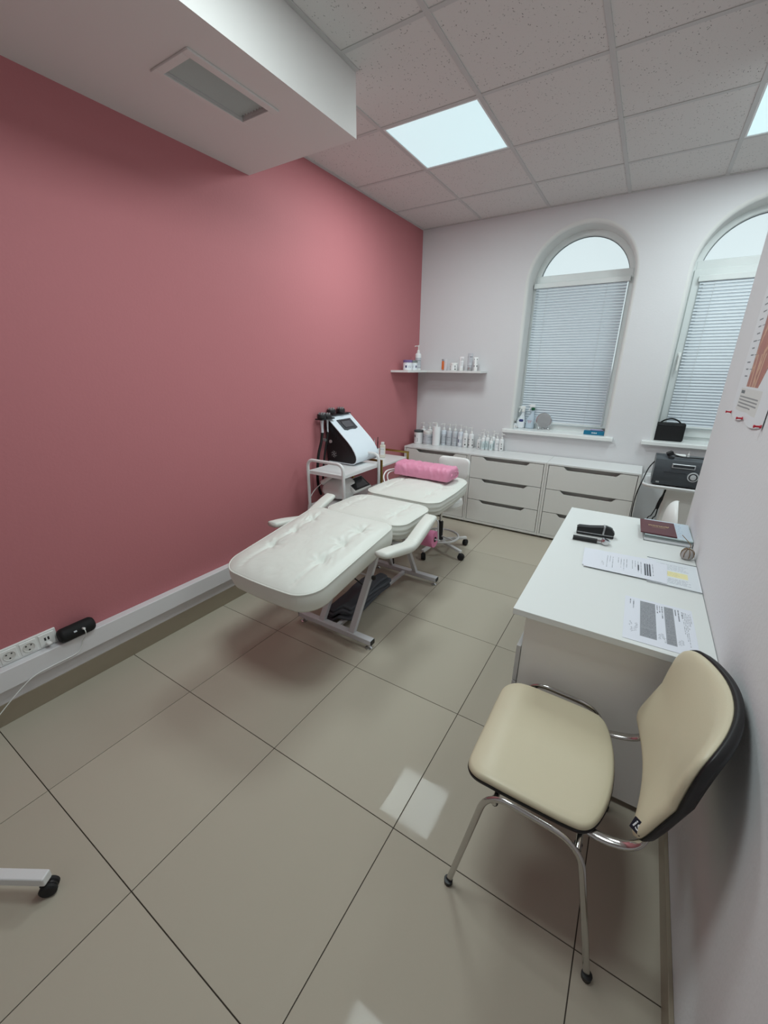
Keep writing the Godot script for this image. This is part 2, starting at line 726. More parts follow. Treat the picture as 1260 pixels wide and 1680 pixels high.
func floor_():
	var b := mb()
	b.span(Vector3(-0.2, -0.3, -0.4), Vector3(NOOK_X + 0.2, -0.003, ROOM_Z + 0.2))
	var f := struct("floor", b, M.grout)
	var X := [0.0]
	for k in 6:
		X.append(0.533 + 0.6 * k)
	X.append(NOOK_X)
	var Z := [0.0]
	for k in 9:
		Z.append(0.404 + 0.6 * k)
	Z.append(ROOM_Z)
	for i in X.size() - 1:
		for j in Z.size() - 1:
			var x0: float = X[i]
			var x1: float = X[i + 1]
			var z0: float = Z[j]
			var z1: float = Z[j + 1]
			if x0 > WALL_X:
				z1 = minf(z1, NOOK_Z)
			elif x1 > WALL_X and z0 >= NOOK_Z:
				x1 = WALL_X
			if z1 <= z0 or x1 <= x0:
				continue
			var key := "tile_%.3f_%.3f" % [x1 - x0, z1 - z0]
			if not MESH.has(key):
				var t := mb()
				t.box(Vector3(0, -0.004, 0), Vector3(x1 - x0 - 0.003, 0.008, z1 - z0 - 0.003), 0.0008)
				MESH[key] = t.mesh()
			var o := inst(MESH[key], "tile", M["floor_tile_%d" % rng.randi_range(0, 2)], f)
			o.position = Vector3((x0 + x1) / 2, 0, (z0 + z1) / 2)


func ceiling_():
	var b := mb()
	b.span(Vector3(-0.2, CEIL + 0.02, -0.4), Vector3(NOOK_X + 0.2, 3.1, ROOM_Z + 0.2))
	var c := struct("ceiling", b, M.ceiling_bar)
	var X := [0.0]
	for k in 6:
		X.append(0.612 + 0.6 * k)
	X.append(NOOK_X)
	var Z := [0.0]
	for k in 9:
		Z.append(0.566 + 0.6 * k)
	for i in X.size() - 1:
		for j in Z.size() - 1:
			var x0: float = X[i]
			var x1: float = X[i + 1]
			var z0: float = Z[j]
			var z1: float = minf(Z[j + 1], ROOM_Z)
			var lamp := false
			for l in LAMPS:
				lamp = lamp or (absf(l[0] - x0) < 0.01 and absf(l[1] - z0) < 0.01)
			if lamp or z1 <= z0 or (x1 < 0.77 and z0 > 2.24) or (x0 > WALL_X and z0 > NOOK_Z):
				continue
			var w := x1 - x0 - 0.006
			var d := z1 - z0 - 0.006
			var key := "board_%.3f_%.3f" % [w, d]
			if not MESH.has(key):
				var t := mb()
				var h := Vector3(w / 2, 0, d / 2)
				var s := Vector2(w / 0.6, d / 0.6)
				t.quad(Vector3(-h.x, 0.004, -h.z), Vector3(h.x, 0.004, -h.z), Vector3(h.x, 0.004, h.z), Vector3(-h.x, 0.004, h.z), Vector2(0, 0), Vector2(s.x, 0), s, Vector2(0, s.y))
				t.box(Vector3(0, 0.0125, 0), Vector3(w, 0.0149, d))
				MESH[key] = t.mesh()
			var o := inst(MESH[key], "ceiling_board", M["ceiling_board_%d" % rng.randi_range(0, 2)], c)
			o.position = Vector3((x0 + x1) / 2, CEIL, (z0 + z1) / 2)
	# grid bars and wall angles
	for i in range(1, X.size() - 1):
		var x: float = X[i]
		var z1 := NOOK_Z if x > WALL_X else (2.235 if x < 0.77 else ROOM_Z)
		b = mb()
		b.span(Vector3(x - 0.012, CEIL, 0), Vector3(x + 0.012, CEIL + 0.006, z1), 0.001)
		part(b, "grid_bar", M.ceiling_bar, c)
	for j in range(1, Z.size()):
		var z: float = Z[j]
		if z > ROOM_Z - 0.05:
			continue
		b = mb()
		b.span(Vector3(0.775 if z > 2.24 else 0.0, CEIL + 0.0006, z - 0.012), Vector3(WALL_X if z > NOOK_Z else NOOK_X, CEIL + 0.0062, z + 0.012), 0.001)
		part(b, "cross_bar", M.ceiling_bar, c)
	for e in [[Vector3(0, 0, 0), Vector3(0.022, 0, 2.235)], [Vector3(0.022, 0, 0), Vector3(NOOK_X, 0, 0.022)], [Vector3(0.775, 0, 2.235), Vector3(0.797, 0, ROOM_Z)], [Vector3(WALL_X - 0.022, 0, NOOK_Z), Vector3(WALL_X, 0, ROOM_Z)]]:
		b = mb()
		b.span(e[0] + Vector3(0, CEIL - 0.0006, 0), e[1] + Vector3(0, CEIL + 0.005, 0), 0.001)
		part(b, "edge_angle", M.ceiling_bar, c)


# ------------------------------------------------------------------ windows
const SILL := 0.975
const ARCH := 2.287

# outline of an arched opening of half width w, from the foot of one jamb over the arch to the other
func arch(w: float, y0: float, yc := ARCH, n := 28) -> PackedVector2Array:
	var p := PackedVector2Array([Vector2(w, y0)])
	for k in n + 1:
		var a := PI * k / n
		p.append(Vector2(cos(a) * w, yc + sin(a) * w))
	p.append(Vector2(-w, y0))
	return p


# strip swept along the arch: profile points are (half width, depth)
func arch_sweep(b: MB, cx: float, prof: Array, y0: float, yc := ARCH):
	var rows := []
	for q in prof:
		var row := PackedVector3Array()
		for p in arch(q.x, y0, yc):
			row.append(Vector3(cx + p.x, p.y, q.y))
		rows.append(row)
	b.grid(rows)


func windows():
	var C := [1.53, 2.763]
	var w := 0.45
	var b := mb()
	var top := 3.1
	# wall: below the sills, piers, and the part over the arches
	b.span(Vector3(-0.2, -0.3, -0.3), Vector3(NOOK_X + 0.2, SILL - 0.03, 0))
	for p in [[-0.2, C[0] - w], [C[0] + w, C[1] - w], [C[1] + w, NOOK_X + 0.2]]:
		b.span(Vector3(p[0], SILL - 0.03, -0.3), Vector3(p[1], ARCH, 0))
	var poly := PackedVector2Array([Vector2(-0.2, ARCH)])
	for c in C:
		var a := arch(w, ARCH)
		for k in range(a.size() - 2, 0, -1):
			poly.append(Vector2(c + a[k].x, a[k].y))
	poly.append_array([Vector2(NOOK_X + 0.2, ARCH), Vector2(NOOK_X + 0.2, top), Vector2(-0.2, top)])
	b.prism(poly, -0.3, 0)
	var wall := struct("wall_back", b, M.white_paint)
	for i in 2:
		b = mb()
		var prof := []
		for k in 7:
			var a := PI / 2 * k / 6
			prof.append(Vector2(w - sin(a) * 0.03, -0.03 + cos(a) * 0.03))
		prof.append(Vector2(w - 0.031, -0.12))
		prof.append(Vector2(w - 0.032, -0.27))
		arch_sweep(b, C[i], prof, SILL - 0.03)
		part(b, "window_reveal", M.reveal_paint, wall)
		window(i, C[i])


func window(i: int, cx: float):
	var b := mb()
	# outer frame
	var wi := 0.375
	var zf := -0.20
	var prof := [Vector2(0.42, zf), Vector2(wi + 0.006, zf), Vector2(wi, zf - 0.006), Vector2(wi, zf - 0.045)]
	arch_sweep(b, cx, prof, SILL)
	b.span(Vector3(cx - 0.42, SILL - 0.01, -0.26), Vector3(cx + 0.42, SILL + 0.05, zf), 0.004)
	b.span(Vector3(cx - 0.40, 2.305, -0.26), Vector3(cx + 0.40, 2.378, zf + 0.004), 0.006)
	var win := struct("window_%d" % (i + 1), b, M.window_plastic)
	# panes
	b = mb()
	var poly := PackedVector2Array([])
	for p in arch(wi + 0.004, 2.36, 2.300):
		if p.y > 2.3585:
			poly.append(Vector2(cx + p.x, p.y))
	b.prism(poly, -0.246, -0.241)
	part(b, "pane", M.frosted_glass, win)
	b = mb()
	prof = [Vector2(wi + 0.001, zf - 0.030), Vector2(wi - 0.004, zf - 0.032), Vector2(wi - 0.004, zf - 0.042)]
	arch_sweep(b, cx, prof, 2.37)
	part(b, "glazing_seal", M.seal, win)
	b = mb()
	b.span(Vector3(cx - wi, SILL + 0.04, -0.246), Vector3(cx + wi, 2.31, -0.241))
	part(b, "pane", M.clear_glass, win)
	var bx0 := cx - 0.390
	var bx1 := cx + 0.368
	var y1 := 2.272
	var y0 := 1.035
	var zb := -0.178
	if i == 1:
		# opening sash, standing proud of the frame, with its handle
		b = mb()
		for e in [[Vector3(cx - 0.405, SILL + 0.03, 0), Vector3(cx - 0.325, 2.315, 0)], [Vector3(cx + 0.325, SILL + 0.03, 0), Vector3(cx + 0.405, 2.315, 0)], [Vector3(cx - 0.33, SILL + 0.03, 0), Vector3(cx + 0.33, SILL + 0.105, 0)], [Vector3(cx - 0.33, 2.24, 0), Vector3(cx + 0.33, 2.315, 0)]]:
			b.span(e[0] + Vector3(0, 0, -0.24), e[1] + Vector3(0, 0, zf + 0.016), 0.005, 2)
		part(b, "sash", M.window_plastic, win)
		b = mb()
		b.box(Vector3(cx - 0.372, 1.665, zf + 0.022), Vector3(0.028, 0.065, 0.012), 0.005, 2)
		b.tube(fillet([Vector3(cx - 0.372, 1.675, zf + 0.02), Vector3(cx - 0.372, 1.675, zf + 0.055), Vector3(cx - 0.372, 1.555, zf + 0.058)], 0.012), 0.009, 8)
		part(b, "handle", M.white_plastic, win)
		bx0 = cx - 0.352
		bx1 = cx + 0.35
		y1 = 2.222
		y0 = 1.085
		zb = -0.166
	blind(i, bx0, bx1, y0, y1, zb)
	b = mb()
	b.span(Vector3(cx - 0.51, SILL - 0.035, -0.02), Vector3(cx + 0.50, SILL, 0.055), 0.006, 2)
	b.span(Vector3(cx - 0.425, SILL - 0.03, -0.21), Vector3(cx + 0.425, SILL, -0.015))
	var s := part(b, "sill_board", M.sill_board, win)
	s.set_meta("label", "white window board")


func blind(i: int, x0: float, x1: float, y0: float, y1: float, z: float):
	var L := ["white venetian blind, closed, in the arched window over the drawer units", "white venetian blind on the window sash with a handle, behind the black case"]
	var t := thing("window_blind", L[i], "blind", Vector3((x0 + x1) / 2, y0, z), 0.0, "")
	var h := y1 - y0
	var w := x1 - x0
	var b := mb()
	var ex := 0.02 if i == 0 else 0.015
	b.box(Vector3(0, h + 0.022, 0.0), Vector3(w + ex * 2, 0.043, 0.034), 0.004, 2)
	part(b, "headrail", M.window_plastic, t)
	b = mb()
	b.box(Vector3(0, 0.006, 0), Vector3(w, 0.012, 0.02), 0.003, 2)
	part(b, "bottom_rail", M.window_plastic, t)
	var key := "slat_%d" % i
	var s := mb()
	var rows := []
	for k in 5:
		var u := (k / 4.0 - 0.5) * 0.026
		var bow := 0.0032 * (1.0 - pow(u / 0.013, 2))
		var a := deg_to_rad(57.0)
		rows.append(PackedVector3Array([Vector3(-w / 2, sin(a) * u - cos(a) * bow * 0.0 + bow * 0.2, -cos(a) * u + bow), Vector3(w / 2, sin(a) * u + bow * 0.2, -cos(a) * u + bow)]))
	s.grid(rows)
	MESH[key] = s.mesh()
	var n := int(round((h - 0.02) / 0.0236))
	for k in n:
		var o := inst(MESH[key], "slat", M.blind_slat, t)
		o.position = Vector3(0, 0.024 + k * (h - 0.03) / (n - 1), 0)
		o.rotation.x = deg_to_rad(rng.randf_range(-0.9, 0.9))
	for x in [-0.36, 0.30]:
		b = mb()
		b.tube([Vector3(x * w, 0.0, 0.010), Vector3(x * w, h + 0.01, 0.010)], 0.0011, 5)
		part(b, "cord", M.cord, t)


func vent():
	var y := 2.61
	var t := thing("air_vent", "rectangular metal air vent grille in the boxed duct", "vent", Vector3(0.507, y, 2.82))
	var b := mb()
	var ox := 0.116
	var oz := 0.219
	var ix := 0.082
	var iz := 0.186
	for s in [-1.0, 1.0]:
		b.box(Vector3(s * (ox + ix) / 2, -0.004, 0), Vector3(ox - ix, 0.008, oz * 2), 0.002)
		b.box(Vector3(0, -0.004, s * (oz + iz) / 2), Vector3(ix * 2, 0.008, oz - iz), 0.002)
	part(b, "frame", M.soffit_paint, t)
	b = mb()
	b.box(Vector3(0, 0.135, 0), Vector3(ix * 2 - 0.002, 0.004, iz * 2 - 0.002))
	part(b, "duct_back", M.vent_metal, t)
	for k in 9:
		b = mb()
		var x := -ix + 0.012 + k * (ix * 2 - 0.02) / 8.0
		b.xf = Transform3D(Basis(Vector3.BACK, deg_to_rad(-48)), Vector3(x, 0.014, 0))
		b.box(Vector3.ZERO, Vector3(0.0018, 0.021, iz * 2 - 0.016))
		part(b, "slat", M.vent_metal, t)


# ------------------------------------------------------------------ treatment bed
func cushion(called: String, t: Node3D, outline: PackedVector2Array, at: Transform3D, thick: float, crown: float, buttons: Array, folds: float, half: Vector2):
	var b := mb()
	b.xf = at
	var prof := []
	var n := 12
	for k in n + 1:
		var u := float(k) / n
		var bulge := 0.006 * sin(PI * u) + folds * sin(u * 19.0) * (1.0 - u * 0.6)
		prof.append(Vector2((0.02 * pow(1.0 - u, 2) if folds > 0 else 0.006 * (1.0 - u)) - bulge, -thick + (thick - 0.012) * u))
	prof.append(Vector2(0.004, -0.004))
	prof.append(Vector2(0.013, 0.0))
	var wob := FastNoiseLite.new()
	wob.seed = 5 + buttons.size()
	wob.frequency = 5.0
	var soft := 1.0 if buttons.size() == 6 else 0.5
	var top := func(x: float, z: float, d: float) -> float:
		var y := crown * (1.0 - exp(-d / 0.055))
		y -= crown * 0.35 * (pow(x / half.x, 2) + pow(z / half.y, 2)) * (1.0 - exp(-d / 0.1))
		for p in buttons:
			var v: Vector2 = Vector2(x, z) - p
			var r: float = v.length()
			if r < 0.2:
				var th := v.angle()
				y -= soft * (0.017 * exp(-pow(r / 0.022, 2)) + 0.010 * exp(-pow(r / 0.07, 2)))
				y += soft * 0.0036 * cos(th * 7.0 + p.y * 30.0) * exp(-pow((r - 0.038) / 0.026, 2))
		# seam down each column of buttons
		for sx in [-1.0, 1.0]:
			var dx: float = x - sx * 0.172
			y -= 0.0055 * exp(-pow(dx / 0.010, 2)) * smoothstep(0.0, 0.06, d)
		y += wob.get_noise_2d(x * 1.6, z) * 0.004 * smoothstep(0.0, 0.05, d)
		return y
	b.pad(outline, prof, 44, top)
	var c := part(b, called, M.vinyl_white, t)
	# piping round the upper edge
	b = mb()
	b.xf = at
	var loop := []
	for p in outline:
		loop.append(Vector3(p.x, -0.006, p.y) * Vector3(0.996, 1, 0.996))
	b.tube(loop, 0.0042, 6, false, true)
	part(b, "piping", M.vinyl_white, c)


func bed():
	var t := thing("treatment_bed", "white tufted treatment bed with armrests on a grey steel frame", "bed", Vector3(0.85, 0, 2.1))
	# leg, seat and back sections (z relative to the bed's origin)
	var o := round_rect(-0.30, 0.30, -0.37, 0.37, [0.07, 0.07, 0.115, 0.115], 10, 16)
	for i in o.size():
		o[i].y += 0.016 * (1.0 - pow(o[i].x / 0.3, 2)) * smoothstep(0.2, 0.37, o[i].y)
	var tilt := Basis(Vector3.RIGHT, 0.148)
	cushion("leg_cushion", t, o, Transform3D(tilt, Vector3(0, 0.668, 0.685)), 0.105, 0.036, [Vector2(-0.172, -0.20), Vector2(-0.172, -0.045), Vector2(-0.172, 0.125), Vector2(0.172, -0.20), Vector2(0.172, -0.045), Vector2(0.172, 0.125)], 0.0, Vector2(0.3, 0.37))
	o = round_rect(-0.30, 0.30, -0.215, 0.215, [0.11, 0.11, 0.09, 0.09], 10, 14)
	cushion("seat_cushion", t, o, lay(Vector3(0, 0.682, 0.035)), 0.105, 0.028, [Vector2(-0.185, -0.06), Vector2(-0.185, 0.08), Vector2(0.185, -0.06), Vector2(0.185, 0.08)], 0.0038, Vector2(0.3, 0.215))
	o = round_rect(-0.30, 0.30, -0.38, 0.38, [0.15, 0.15, 0.10, 0.10], 10, 16)
	for i in o.size():
		o[i].x *= 1.0 - 0.10 * smoothstep(0.1, -0.38, o[i].y)
	cushion("back_cushion", t, o, lay(Vector3(0, 0.69, -0.595)), 0.105, 0.028, [Vector2(-0.185, 0.22), Vector2(0.185, 0.22), Vector2(-0.185, 0.02), Vector2(0.185, 0.02)], 0.0038, Vector2(0.3, 0.38))
	# armrests: a pad that dips and rises again
	for s in [-1.0, 1.0]:
		var b := mb()
		var pts := fillet([Vector3(s * 0.385, 0.665, 0.61), Vector3(s * 0.39, 0.600, 0.315), Vector3(s * 0.39, 0.700, 0.05)], 0.05, 4)
		var fine := []
		for i in pts.size() - 1:
			for k in 4:
				fine.append(pts[i].lerp(pts[i + 1], k / 4.0))
		fine.append(pts[pts.size() - 1])
		var rows := []
		for i in fine.size():
			var tan: Vector3 = (fine[mini(i + 1, fine.size() - 1)] - fine[maxi(i - 1, 0)]).normalized()
			var up := tan.cross(Vector3.RIGHT).normalized()
			if up.y < 0:
				up = -up
			var e := minf(float(i), fine.size() - 1.0 - i) / 2.0
			var k := clampf(0.62 + 0.38 * sqrt(clampf(e, 0.0, 1.0)), 0.0, 1.0)
			var row := PackedVector3Array()
			for a in 16:
				var th := TAU * a / 16
				var q := Vector2(signf(cos(th)) * pow(absf(cos(th)), 0.55) * 0.043, signf(sin(th)) * pow(absf(sin(th)), 0.75) * 0.026)
				row.append(fine[i] + Vector3.RIGHT * q.x * lerpf(k, 1.0, 0.8) + up * (q.y * k + 0.004))
			rows.append(row)
		var cap0 := PackedVector3Array()
		var cap1 := PackedVector3Array()
		for a in 16:
			cap0.append(fine[0])
			cap1.append(fine[fine.size() - 1])
		rows.insert(0, cap0)
		rows.append(cap1)
		b.grid(rows, true)
		part(b, "armrest", M.vinyl_white, t)
		b = mb()
		b.bar(Vector3(s * 0.39, 0.575, 0.315), Vector3(s * 0.30, 0.545, 0.20), 0.03, 0.02)
		b.bar(Vector3(s * 0.30, 0.545, 0.20), Vector3(s * 0.15, 0.545, 0.20), 0.03, 0.02)
		part(b, "armrest_bracket", M.frame_steel, t)
	# steel frame
	for f in [[0.535, 0.59], [-0.346, 0.578]]:
		var z: float = f[0]
		var b := mb()
		b.box(Vector3(0.003, 0.0525, z), Vector3(0.556, 0.033, 0.042), 0.004, 2)
		part(b, "foot_bar", M.frame_steel, t)
		for s in [-1.0, 1.0]:
			b = mb()
			b.box(Vector3(0.003 + s * 0.280, 0.0525, z), Vector3(0.006, 0.030, 0.039), 0.003)
			part(b, "end_cap", M.black_plastic, t)
			b = mb()
			b.lathe([Vector2(0, 0), Vector2(0.021, 0.0), Vector2(0.021, 0.006), Vector2(0.010, 0.012), Vector2(0.006, 0.014), Vector2(0.006, 0.038), Vector2(0, 0.038)], Vector3(0.003 + s * 0.253, 0, z), 16)
			part(b, "levelling_foot", M.chrome, t)
	for s in [-0.095, 0.135]:
		var b := mb()
		b.bar(Vector3(s, 0.06, 0.535), Vector3(s, 0.575, 0.205), 0.04, 0.028, 0.003, Vector3.BACK)
		part(b, "upright", M.frame_steel, t)
	for s in [-0.114, 0.098]:
		var b := mb()
		b.bar(Vector3(s, 0.06, -0.346), Vector3(s, 0.585, -0.06), 0.032, 0.028, 0.003, Vector3.BACK)
		part(b, "upright", M.frame_steel, t)
	var b := mb()
	b.bar(Vector3(0.006, 0.045, -0.33), Vector3(0.006, 0.045, 0.52), 0.026, 0.024)
	part(b, "floor_rail", M.frame_steel, t)
	for s in [-0.15, 0.15]:
		b = mb()
		b.bar(Vector3(s, 0.562, 0.50), Vector3(s, 0.562, -0.86), 0.03, 0.028)
		part(b, "upper_rail", M.frame_steel, t)
	for z in [0.46, 0.2, -0.06, -0.8]:
		b = mb()
		b.bar(Vector3(-0.15, 0.56, z), Vector3(0.15, 0.56, z), 0.028, 0.024)
		part(b, "cross_rail", M.frame_steel, t)
	b = mb()
	b.tube([Vector3(-0.16, 0.352, 0.34), Vector3(0.16, 0.352, 0.34)], 0.006, 8)
	part(b, "adjusting_rod", M.frame_steel, t)
	b = mb()
	b.lathe([Vector2(0, -0.012), Vector2(0.013, -0.01), Vector2(0.015, 0), Vector2(0.013, 0.01), Vector2(0, 0.012)], Vector3(0.166, 0.352, 0.345), 12)
	part(b, "knob", M.black_plastic, t)
	b = mb()
	b.tube([Vector3(-0.12, 0.36, 0.34), Vector3(0.02, 0.16, 0.20)], 0.005, 6)
	part(b, "gas_strut", M.black_plastic, t)
	b = mb()
	b.tube([Vector3(-0.02, 0.48, -0.16), Vector3(-0.06, 0.12, -0.28)], 0.006, 6)
	part(b, "gas_strut", M.black_plastic, t)
	b = mb()
	b.tube(smooth([Vector3(-0.29, 0.66, -0.52), Vector3(-0.325, 0.715, -0.545), Vector3(-0.33, 0.752, -0.585), Vector3(-0.328, 0.757, -0.65), Vector3(-0.315, 0.745, -0.73), Vector3(-0.28, 0.70, -0.76)]), 0.006, 8)
	b.tube(smooth([Vector3(-0.29, 0.66, -0.58), Vector3(-0.322, 0.705, -0.60), Vector3(-0.326, 0.736, -0.63), Vector3(-0.318, 0.735, -0.72), Vector3(-0.28, 0.70, -0.75)]), 0.005, 8)
	part(b, "side_loop", M.white_plastic, t)
	# paper-roll holder under the back section
	b = mb()
	b.tube([Vector3(-0.27, 0.385, -0.32), Vector3(0.30, 0.385, -0.32)], 0.006, 8)
	for s in [-0.25, 0.285]:
		b.tube(fillet([Vector3(s, 0.385, -0.32), Vector3(s, 0.55, -0.30), Vector3(s * 0.55, 0.556, -0.28)], 0.03), 0.006, 8)
	part(b, "roll_holder", M.frame_steel, t)


func bed_things():
	# bolster in a thin pink cover
	var t := thing("bolster_pillow", "pink covered half-round bolster pillow on the head of the treatment bed", "pillow", Vector3(0.81, 0.722, 1.365), -0.03)
	var b := mb()
	var rows := []
	var nz := FastNoiseLite.new()
	nz.seed = 3
	nz.frequency = 9.0
	var L := 0.515
	for i in 61:
		var u := i / 60.0
		var x := -L / 2 + L * u
		var e := minf(u, 1.0 - u) * L
		var k := sqrt(clampf(1.0 - pow(1.0 - clampf(e / 0.03, 0.0, 1.0), 2), 0.0, 1.0))
		var row := PackedVector3Array()
		for j in 28:
			var a := TAU * j / 28
			var y := sin(a)
			var q := Vector2(signf(cos(a)) * pow(absf(cos(a)), 0.55) * 0.105, 0.0)
			q.y = (pow(maxf(y, 0.0), 0.75) * 0.098) if y > 0 else y * 0.008
			q *= lerpf(0.35, 1.0, k)
			q += q.normalized() * (nz.get_noise_2d(x * 1.0 + cos(a) * 0.3, a * 0.22) * 0.010 + nz.get_noise_2d(x * 3.5 + 7.0, a * 0.5) * 0.005) * k
			row.append(Vector3(x, q.y + 0.012 + 0.04 * (1.0 - k), q.x))
		rows.append(row)
	var c0 := PackedVector3Array()
	var c1 := PackedVector3Array()
	for j in 28:
		c0.append(Vector3(-L / 2, 0.05, 0))
		c1.append(Vector3(L / 2, 0.05, 0))
	rows.insert(0, c0)
	rows.append(c1)
	for i in rows.size():
		var w: PackedVector3Array = rows[i]
		w.reverse()
		rows[i] = w
	b.grid(rows, true)
	part(b, "cover", M.pink_cloth, t)
	# gathered hem
	for s in [-1.0, 1.0]:
		b = mb()
		var loop := []
		for j in 24:
			var a := TAU * j / 24
			loop.append(Vector3(s * (L / 2 - 0.006 + 0.006 * sin(a * 5)), 0.05 + sin(a) * 0.026, cos(a) * 0.062))
		b.tube(loop, 0.006, 6, false, true)
		part(b, "gathered_hem", M.pink_cloth, t)
	# roll of pink paper on the holder
	t = thing("paper_roll", "roll of pink couch paper hanging under the treatment bed", "roll", Vector3(0.86, 0.385, 1.78))
	b = mb()
	b.xf = Transform3D(Basis(Vector3.BACK, -PI / 2), Vector3.ZERO)
	b.lathe([Vector2(0.019, -0.25), Vector2(0.060, -0.25), Vector2(0.061, -0.247), Vector2(0.061, 0.247), Vector2(0.060, 0.25), Vector2(0.019, 0.25)], Vector3.ZERO, 32)
	part(b, "paper", M.pink_roll, t)
	b = mb()
	b.xf = Transform3D(Basis(Vector3.BACK, -PI / 2), Vector3.ZERO)
	b.lathe([Vector2(0.016, -0.252), Vector2(0.0195, -0.252), Vector2(0.0195, 0.252), Vector2(0.016, 0.252), Vector2(0.016, -0.252)], Vector3.ZERO, 16)
	part(b, "cardboard_core", M.rubber, t)
	# folded towel over the floor rail
	t = thing("folded_towel", "dark grey folded terry towel on the floor under the treatment bed", "towel", Vector3(0.80, 0, 2.30), 0.02)
	for k in 4:
		b = mb()
		var w := 0.106 - 0.009 * (k % 2)
		var l := 0.264 - 0.012 * (k % 2) - 0.004 * k
		var o := round_rect(-w, w, -l, l, [0.02, 0.02, 0.02, 0.02], 5, 14)
		var n2 := FastNoiseLite.new()
		n2.seed = 40 + k
		n2.frequency = 14.0
		var prof := []
		for i in 7:
			var a := -PI / 2 + PI * i / 6
			prof.append(Vector2(0.0115 * (1.0 - cos(a)), 0.0115 + 0.0115 * sin(a)))
		var base := 0.001 + k * 0.0228
		var warp := func(p: Vector3) -> Vector3:
			var lift := 0.060 * smoothstep(-0.055, 0.035, p.x)
			var sag := 0.006 * sin(p.z * 9.0 + k)
			return Vector3(p.x + 0.01 * sin(p.z * 11.0 + k * 2.0), p.y + base + maxf(lift + sag * (0.3 + k * 0.25), 0.0) + n2.get_noise_2d(p.x * 2, p.z * 2) * 0.0035, p.z + 0.006 * sin(p.x * 40.0 + k))
		b.pad(o, prof, 16, func(x, z, d): return -0.001 * (1.0 - exp(-d / 0.03)), warp)
		part(b, "folded_layer", M.towel, t)


# ------------------------------------------------------------------ drawer units
func cabinets():
	var L := ["white three-drawer unit standing in the corner by the pink wall", "white three-drawer unit with the small pump bottles, between two others", "white three-drawer unit standing under the arched window by the grey machine"]
	var X := [0.052, 0.804, 1.556]
	var W := 0.750
	var D := 0.355
	for i in 3:
		var t := thing("drawer_unit", L[i], "cabinet", Vector3(X[i] + W / 2, 0, 0.012 + D / 2), 0.0, "white drawer units along the window wall")
		var h := W / 2
		var d := D / 2
		var b := mb()
		for s in [-1.0, 1.0]:
			b.span(Vector3(s * h, 0.022, -d), Vector3(s * (h - 0.018), 0.729, d), 0.001)
		b.span(Vector3(-h + 0.018, 0.022, -d), Vector3(h - 0.018, 0.046, d), 0.001)
		b.span(Vector3(-h + 0.018, 0.046, -d), Vector3(h - 0.018, 0.729, -d + 0.006))
		part(b, "carcass", M.cabinet, t)
		b = mb()
		b.span(Vector3(-h, 0.729, -d), Vector3(h, 0.745, d + 0.002), 0.0015)
		part(b, "top_panel", M.cabinet_top, t)
		for sx in [-1.0, 1.0]:
			for sz in [-1.0, 1.0]:
				b = mb()
				b.lathe([Vector2(0, 0), Vector2(0.018, 0), Vector2(0.016, 0.022), Vector2(0, 0.022)], Vector3(sx * (h - 0.04), 0, sz * (d - 0.05)), 12)
				part(b, "foot", M.rubber, t)
		for k in 3:
			var y0 := 0.050 + k * 0.2265
			var y1 := y0 + 0.2225
			var dr := Node3D.new()
			dr.name = numbered(t, "drawer")
			t.add_child(dr, true)
			if not MESH.has("drawer_front"):
				b = mb()
				var w := h - 0.0230
				var H := 0.2210
				var poly := PackedVector2Array([Vector2(-w, 0), Vector2(w, 0), Vector2(w, H)])
				# finger notch in the upper edge
				var n := 8
				for q in n + 1:
					var u := float(q) / n
					poly.append(Vector2(lerpf(0.235, 0.190, u), H - 0.032 * smoothstep(0, 1, u)))
				for q in n + 1:
					var u := float(q) / n
					poly.append(Vector2(lerpf(-0.190, -0.235, u), H - 0.032 * smoothstep(0, 1, 1.0 - u)))
				poly.append(Vector2(-w, H))
				b.prism(poly, -0.016, 0)
				MESH["drawer_front"] = b.mesh()
				b = mb()
				b.span(Vector3(-w + 0.01, 0.012, -0.30), Vector3(w - 0.01, 0.020, -0.016))
				b.span(Vector3(-w + 0.01, 0.012, -0.31), Vector3(w - 0.01, 0.16, -0.30))
				for s in [-1.0, 1.0]:
					b.span(Vector3(s * (w - 0.01), 0.012, -0.30), Vector3(s * (w - 0.022), 0.16, -0.016))
				b.span(Vector3(-w + 0.004, 0.150, -0.075), Vector3(w - 0.004, H - 0.002, -0.065))
				MESH["drawer_box"] = b.mesh()
			var o := inst(MESH["drawer_front"], "drawer_front", M.cabinet, dr)
			o.position = Vector3(0, y0, d - 0.001)
			o = inst(MESH["drawer_box"], "drawer_box", M.cabinet, dr)
			o.position = Vector3(0, y0, d - 0.001)


# ------------------------------------------------------------------ corner shelf
func shelf():
	var t := thing("corner_shelf", "white two-board corner shelf carrying jars and tubes", "shelf", Vector3(0, 1.513, 0))
	var b := mb()
	b.span(Vector3(0.001, 0, 0.001), Vector3(0.2, 0.02, 0.6), 0.0015)
	part(b, "board", M.cabinet_top, t)
	b = mb()
	b.span(Vector3(0.2, 0, 0.001), Vector3(0.792, 0.02, 0.2), 0.0015)
	part(b, "board", M.cabinet_top, t)


